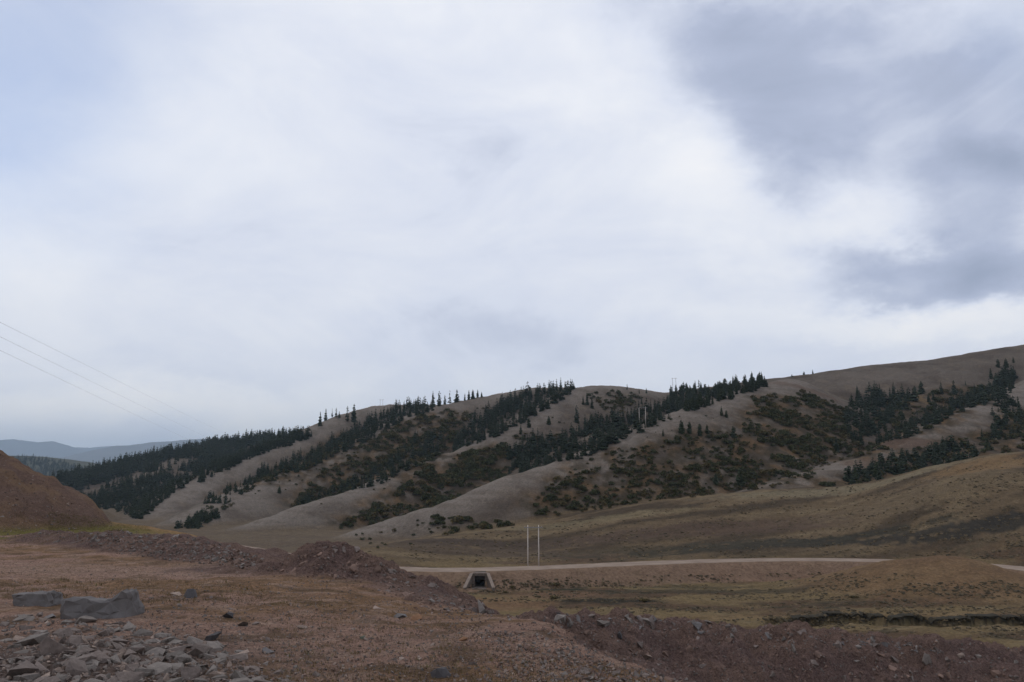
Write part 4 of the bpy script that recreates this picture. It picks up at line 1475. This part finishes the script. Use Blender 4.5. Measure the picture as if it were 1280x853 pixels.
for (u, v, wpx, key, flat, lab) in [
        (40, 806, 44, "grey", .45, "wide tilted slab with a dark front edge in the rubble heap"),
        (72, 815, 50, "purp", .5, "tall brownish triangular slab in the rubble heap"),
        (100, 828, 52, "purp", .3, "long flat slab lying in front of the brownish triangular one"),
        (98, 842, 40, "purp", .4, "blocky slab at the foot of the long flat one"),
        (12, 822, 40, "grey", .35, "pale grey slab against the left edge of the picture"),
        (22, 846, 46, "purp", .5, "steep leaning slab in the bottom left corner"),
        (222, 813, 40, "purp", .75, "large rounded brown stone in the rubble heap"),
        (250, 812, 22, "pale", .5, "pale split stone right of the rounded brown one"),
        (268, 800, 26, "dark", .7, "dark grey pointed stone above the pale split one"),
        (236, 848, 30, "purp", .8, "pointed wedge stone at the bottom edge below the rounded one"),
        (272, 846, 34, "pale", .6, "pale angular block at the bottom edge"),
        (160, 822, 24, "purp", .7, "upright brown block in the middle of the rubble heap"),
        (100, 803, 22, "pale", .6, "small pale block behind the brownish slab"),
        (108, 778, 30, "grey", .45, "grey flat stone just below the notched boulder"),
        (138, 783, 22, "pale", .3, "thin pale flake below the notched boulder"),
        (62, 773, 22, "blue", .3, "bluish flat stone left of the notched boulder"),
        (240, 747, 22, "dark", .7, "dark rounded stone on the turf behind the heap"),
        (222, 745, 18, "pale", .5, "whitish stone beside the dark rounded one on the turf"),
        (284, 773, 18, "dark", .6, "small dark stone alone on the turf right of the heap"),
        (304, 783, 16, "grey", .6, "small grey stone just below the dark one on the turf"),
        (331, 816, 22, "blue", .5, "bluish stone on the dirt right of the heap"),
        (471, 761, 13, "pale", .5, "bright pale stone on the dirt below the earth heap"),
        (501, 772, 17, "blue", .6, "blue grey stone beside an orange one on the dirt"),
        (520, 775, 18, "orange", .5, "long orange stone beside the blue grey one"),
        (453, 799, 11, "green", .6, "greenish stone on the foreground dirt"),
        (580, 801, 13, "orange", .6, "orange stone on the dirt near the centre bottom"),
        (550, 845, 40, "dark", .5, "dark bluish stone half buried at the bottom centre"),
        (378, 786, 18, "pale", .3, "thin pale flake on the foreground dirt"),
        (808, 823, 13, "pale", .8, "pale knob of stone on the spoil bank"),
        (988, 813, 17, "grey", .5, "smooth oval stone on the spoil bank"),
        (1159, 827, 14, "grey", 1.1, "upright pale grey slab on the spoil bank at right"),
        (1117, 826, 12, "purp", .9, "rounded purple stone on the spoil bank at right"),
        (1048, 808, 13, "purp", .9, "upright purple stone on the spoil bank"),
        (1200, 820, 14, "pale", .4, "flat pale stone near the right end of the spoil bank"),
        (870, 784, 19, "blue", .4, "bluish flat stone at the notch of the spoil bank top"),
        (773, 797, 17, "dark", .6, "dark ledge stone jutting from the spoil bank"),
        (807, 777, 13, "grey", .8, "grey block on the crest of the spoil bank"),
        (712, 781, 15, "grey", .6, "grey stone at the left end of the spoil bank"),
        (598, 762, 24, "grey", .6, "large grey stone on the low ridge right of the heap")]:
    p = hit([u], [v], 4.0 if u < 600 or v > 840 else 9.0, 60)[0]
    if not np.isnan(p[0]):
        add_stone(tuple(p), wpx * PXM * p[1] * 1.05, key, lab, None, .35, .22, True, flat)


def stone_matrix(s):
    p = Vector(s["p"]); n = normal_at(p.x, p.y)
    q = Vector((0, 0, 1)).rotation_difference(n).to_matrix().to_4x4()
    rot = Euler((random.gauss(0, s["tilt"]), random.gauss(0, s["tilt"]), random.uniform(0, 6.28))).to_matrix().to_4x4()
    sz = s["s"]
    fz = sz
    return Matrix.Translation(p + n * sz * (.22 - s["sink"] * .5)) @ q @ rot @ Matrix.Diagonal((sz, sz, fz, 1))


def build_stones():
    order = sorted(range(len(STONES)), key=lambda i: -STONES[i]["px"])
    rest = []
    keys = list(STONE)
    mats = [M_GREY, M_PURP, M_REDC, M_PALE, M_ORAN, M_GREEN, M_BLUE, M_DKST]
    for n, i in enumerate(order):
        s = STONES[i]
        M = stone_matrix(s)
        if n < 298:
            me = random.choice(STONE[s["key"]])
            if s["flat"]:
                bb = max(v.co.z for v in me.vertices) - min(v.co.z for v in me.vertices)
                M = M @ Matrix.Diagonal((1, 1, s["flat"] / bb * .85, 1))
            o = bpy.data.objects.new("stone", me); o.matrix_world = M
            col.objects.link(o)
            tag(o, s["label"], "stone", s["group"])
        else:
            v, f = random.choice(SMALL[s["key"]])
            rest.append((v, f, np.full(len(f) // 3, keys.index(s["key"])), M))
    # gravel everywhere on the disturbed ground
    areas = [([(0, 770), (200, 780), (360, 862), (0, 862)], 2600, .015, .07, 3, 14, (0, 1, 1, 3)),
             ([(140, 745), (330, 750), (640, 800), (830, 862), (250, 862)], 3000, .008, .04, 4, 16, (0, 1, 1, 2, 3)),
             ([(0, 690), (330, 705), (640, 800), (330, 760), (0, 760)], 1500, .01, .05, 8, 26, (0, 1, 2, 3)),
             ([(600, 790), (680, 785), (860, 862), (640, 862)], 1500, .006, .05, 4, 18, (1, 1, 2, 0, 3)),
             ([(480, 720), (620, 762), (720, 775), (900, 862), (760, 862), (600, 800)], 1500, .008, .07, 5, 20, (1, 1, 2, 2, 0)),
             ([(150, 735), (400, 725), (640, 790), (860, 862), (250, 862)], 4500, .008, .05, 4, 18, (0, 1, 1, 2, 2, 3)),
             ([(600, 795), (690, 768), (880, 774), (1080, 787), (1290, 814), (1290, 862), (800, 862)], 3200, .015, .09, 12, 26, (1, 1, 2, 2, 0)),
             ([(320, 712), (380, 692), (420, 672), (500, 714), (650, 790), (600, 800), (470, 740)], 1300, .012, .07, 11, 24, (2, 2, 1)),
             ([(60, 668), (160, 664), (250, 673), (332, 700), (310, 712), (150, 694)], 1500, .02, .12, 15, 36, (1, 0, 2)),
             ([(0, 568), (110, 636), (180, 656), (100, 668), (0, 676)], 900, .02, .12, 20, 60, (2, 1, 3))]
    for poly, n, a, b, y0, y1, ks in areas:
        for p in sample_poly(poly, n, y0, y1):
            s = a + (b - a) * random.random() ** 3
            k = random.choice(ks)
            v, f = random.choice(SMALL[keys[k]])
            rot = Euler((random.uniform(0, 6), random.uniform(0, 6), random.uniform(0, 6))).to_matrix().to_4x4()
            rest.append((v, f, np.full(len(f) // 3, k), Matrix.Translation((p[0], p[1], p[2] + s * .12)) @ rot @ Matrix.Diagonal((s, s, s, 1))))
    ob, mi = merged("gravel", rest, mats, None, None, None)
    ob.data.polygons.foreach_set("material_index", mi.astype(np.int32))
    tag(ob, "loose gravel and small rubble over the foreground earth", "gravel", None, "stuff")


build_stones()


def outline_rock(name, outline, vbase, depth, label, mat, cat, lean=.0, seed=1):
    """a boulder from its front outline, given true thickness and a worn back"""
    y = float(hit([sum(p[0] for p in outline) / len(outline)], [vbase], 3)[0][1])
    P = [Vector(at(u, v, y)) for u, v in outline]
    c = sum(P, Vector()) / len(P)
    base = min(p.z for p in P)
    bm = bmesh.new()
    loops = []
    for k, (off, sc) in enumerate(((0, .90), (.10, 1.0), (.45, 1.02), (.80, .96), (1.0, .78))):
        ring = []
        for i, p in enumerate(P):
            q = c + (p - c) * sc
            dd = depth * off
            hz = (p.z - base)
            q = q + Vector((0.06 * math.sin(i * 2.1 + seed) * off, dd + lean * hz + .03 * math.sin(i * 1.7 + seed * 3), -.05 * off * (hz > .15)))
            ring.append(bm.verts.new(q - Vector((c.x, y, base))))
        loops.append(ring)
    n = len(P)
    for a, b in zip(loops, loops[1:]):
        for i in range(n):
            bm.faces.new((a[i], b[i], b[(i + 1) % n], a[(i + 1) % n]))
    bm.faces.new(loops[0]); bm.faces.new(loops[-1][::-1])
    bmesh.ops.recalc_face_normals(bm, faces=bm.faces)
    bmesh.ops.triangulate(bm, faces=bm.faces, ngon_method="EAR_CLIP")
    me = bpy.data.meshes.new(name); bm.normal_update(); bm.to_mesh(me); bm.free()
    o = bpy.data.objects.new(name, me)
    col.objects.link(o)
    md = o.modifiers.new("remesh", "REMESH"); md.mode = "VOXEL"; md.voxel_size = .016
    dg = bpy.context.evaluated_depsgraph_get()
    me2 = bpy.data.meshes.new_from_object(o.evaluated_get(dg))
    o.modifiers.clear(); o.data = me2; me2.name = name
    bpy.data.meshes.remove(me)
    from mathutils import noise as mn
    off = Vector((seed * 3.1, seed, 0))
    for v in me2.vertices:
        q = v.co + off
        dst, _pt = mn.voronoi(Vector((q.x * 6, q.y * 6, q.z * 9)))
        chip = min(dst[1] - dst[0], .35)
        d = mn.noise_vector(q * 4) * .014 + mn.noise_vector(q * 13) * .007 + mn.noise_vector(q * 34) * .004
        v.co = v.co + d + v.normal * (chip * .05 - .012)
    md = o.modifiers.new("decimate", "DECIMATE"); md.ratio = .035
    dg = bpy.context.evaluated_depsgraph_get(); dg.update()
    me3 = bpy.data.meshes.new_from_object(o.evaluated_get(dg))
    o.modifiers.clear(); o.data = me3; bpy.data.meshes.remove(me2); me2 = me3; me2.name = name
    me2.materials.clear(); me2.materials.append(mat)
    me2.polygons.foreach_set("use_smooth", np.zeros(len(me2.polygons), bool))
    o.location = (c.x, y, base - .05)
    tag(o, label, cat)
    return o


def zz(pts, ox, oy, s): return [(ox + a / s, oy + b / s) for a, b in pts]


outline_rock("boulder", zz([(480, 150), (540, 138), (680, 145), (740, 165), (870, 168), (920, 110), (990, 80), (1030, 90), (1032, 200), (1030, 310), (1010, 365),
                            (940, 372), (850, 372), (740, 365), (660, 360), (570, 350), (450, 340), (465, 240)], 0, 720, 6.41), 774.5, .42,
             "large grey boulder with a notched top at lower left", M_BLUE, "boulder", .15, 2)
outline_rock("boulder", zz([(58, 116), (200, 112), (360, 108), (378, 160), (372, 260), (250, 270), (130, 265), (80, 262)], 0, 720, 6.41), 759, .5,
             "grey block with a flat top at the left edge behind the heap", M_BLUE, "boulder", .25, 5)


# ------------------------------------------------------------------ dry turf on the terrace
def build_turf():
    V, Fc, MI = [], [], []
    areas = [([(0, 722), (330, 730), (420, 760), (240, 757), (0, 752)], 90, 7, 22, (.03, .07), 0),
             ([(330, 745), (480, 752), (700, 815), (830, 862), (330, 862)], 70, 4, 16, (.02, .05), 0),
             ([(0, 725), (180, 722), (330, 735), (420, 760), (240, 755), (0, 750)], 2200, 8, 22, (.010, .030), 0),
             ([(0, 690), (330, 708), (420, 730), (300, 735), (0, 718)], 900, 12, 28, (.010, .03), 0),
             ([(330, 740), (480, 750), (700, 815), (830, 862), (330, 862)], 1500, 4, 16, (.012, .035), 0),
             ([(60, 640), (180, 655), (190, 664), (60, 664)], 1600, 24, 50, (.02, .05), 1),
             ([(0, 640), (100, 640), (160, 664), (0, 690)], 900, 18, 50, (.02, .05), 0)]
    for poly, n, y0, y1, (ha, hb), mi in areas:
        for p in sample_poly(poly, n, y0, y1):
            for k in range(6):
                a = random.uniform(0, 6.28); h = random.uniform(ha, hb); w = h * .12
                dx, dy = random.gauss(0, h * .7), random.gauss(0, h * .7)
                ln = random.uniform(.2, .8) * h
                b = np.array([p[0] + dx, p[1] + dy, p[2] - .005])
                i = len(V)
                V += [b + (w * math.cos(a), w * math.sin(a), 0), b - (w * math.cos(a), w * math.sin(a), 0), b + (ln * math.cos(a + 1.3), ln * math.sin(a + 1.3), h)]
                Fc += [i, i + 1, i + 2]; MI.append(mi if random.random() < .8 else 1 - mi)
    m1 = simple_mat("dry_grass", (.165, .110, .055), .9, .3, 3.0, 0, .01, .4)
    m2 = simple_mat("green_grass", (.105, .095, .034), .9, .3, 3.0, 0, .01, .4)
    o = mesh_obj("dry_grass", np.array(V), np.array(Fc), 3, [m1, m2])
    o.data.polygons.foreach_set("material_index", np.array(MI, np.int32))
    tag(o, "short dry grass on the terrace and shelf", "grass", None, "stuff")


build_turf()


# ------------------------------------------------------------------ haze
def build_haze():
    bm = bmesh.new()
    box(bm, -25500, 25500, -25500, 25500, float(GZ.min()) - 1.0, float(GZ.max()) + 15)
    me = bpy.data.meshes.new("haze"); bm.to_mesh(me); bm.free()
    m = bpy.data.materials.new("haze_air"); m.use_nodes = True
    nt = m.node_tree; nt.nodes.clear()
    o_ = N(nt.nodes, "ShaderNodeOutputMaterial")
    v = N(nt.nodes, "ShaderNodeVolumePrincipled")
    v.inputs["Color"].default_value = (.64, .82, 1.0, 1)
    v.inputs["Density"].default_value = 5.5e-5
    nt.links.new(v.outputs[0], o_.inputs["Volume"])
    me.materials.append(m)
    o = bpy.data.objects.new("haze", me); col.objects.link(o)
    tag(o, "pale blue air haze over the far hills", "haze", None, "stuff")


build_haze()


# ------------------------------------------------------------------ tussocks in the meadow
def build_tussocks():
    items = []
    rr = random.Random(21)
    protos = []
    for _ in range(8):
        V, Fc = [(0, 0, rr.uniform(.8, 1.1))], []
        n = 7
        for k in range(n):
            a = 6.283 * k / n + rr.uniform(-.3, .3); q = rr.uniform(.22, .42)
            V.append((q * math.cos(a), q * math.sin(a), rr.uniform(.55, .95)))
        for k in range(n):
            a = 6.283 * k / n + rr.uniform(-.3, .3); q = rr.uniform(.40, .66)
            V.append((q * math.cos(a), q * math.sin(a), -.25))
        for k in range(n):
            k2 = (k + 1) % n
            Fc += [0, 1 + k, 1 + k2, 1 + k, 1 + n + k, 1 + n + k2, 1 + k, 1 + n + k2, 1 + k2]
        protos.append((V, Fc))
    areas = [([(490, 730), (700, 722), (1090, 715), (1285, 725), (1285, 800), (960, 785), (720, 762), (600, 755)], 7000, 60, 230, .18, .8),
             ([(400, 700), (640, 660), (960, 618), (1285, 572), (1285, 700), (1000, 696), (640, 705)], 7000, 200, 420, .25, 1.0)]
    for poly, n, y0, y1, a, b in areas:
        for p in sample_poly(poly, n, y0, y1):
            dn = float(fbm(np.array([p[0] / 16]), np.array([p[1] / 6]), 95, 3)[0])
            if dn < rr.uniform(-.35, .35): continue
            w = a + (b - a) * rr.random() ** 2.2
            v, f = rr.choice(protos)
            items.append((v, f, np.full(len(f) // 3, 0 if rr.random() < .45 + .5 * dn else 1),
                          Matrix.Translation(p) @ Matrix.Rotation(rr.uniform(0, 6.28), 4, "Z") @ Matrix.Diagonal((w * 1.5, w, w * .32, 1))))
    m1 = simple_mat("dark_tussock", (.068, .052, .030), .9, .3, 2.0, 0, .01, .4)
    m2 = simple_mat("straw_tussock", (.105, .076, .042), .9, .3, 2.0, 0, .01, .4)
    ob, mi = merged("tussock_grass", items, [m1, m2], None, None, None)
    ob.data.polygons.foreach_set("material_index", mi.astype(np.int32))
    tag(ob, "dark and straw coloured grass tussocks over the meadow and fan", "grass", None, "stuff")


build_tussocks()
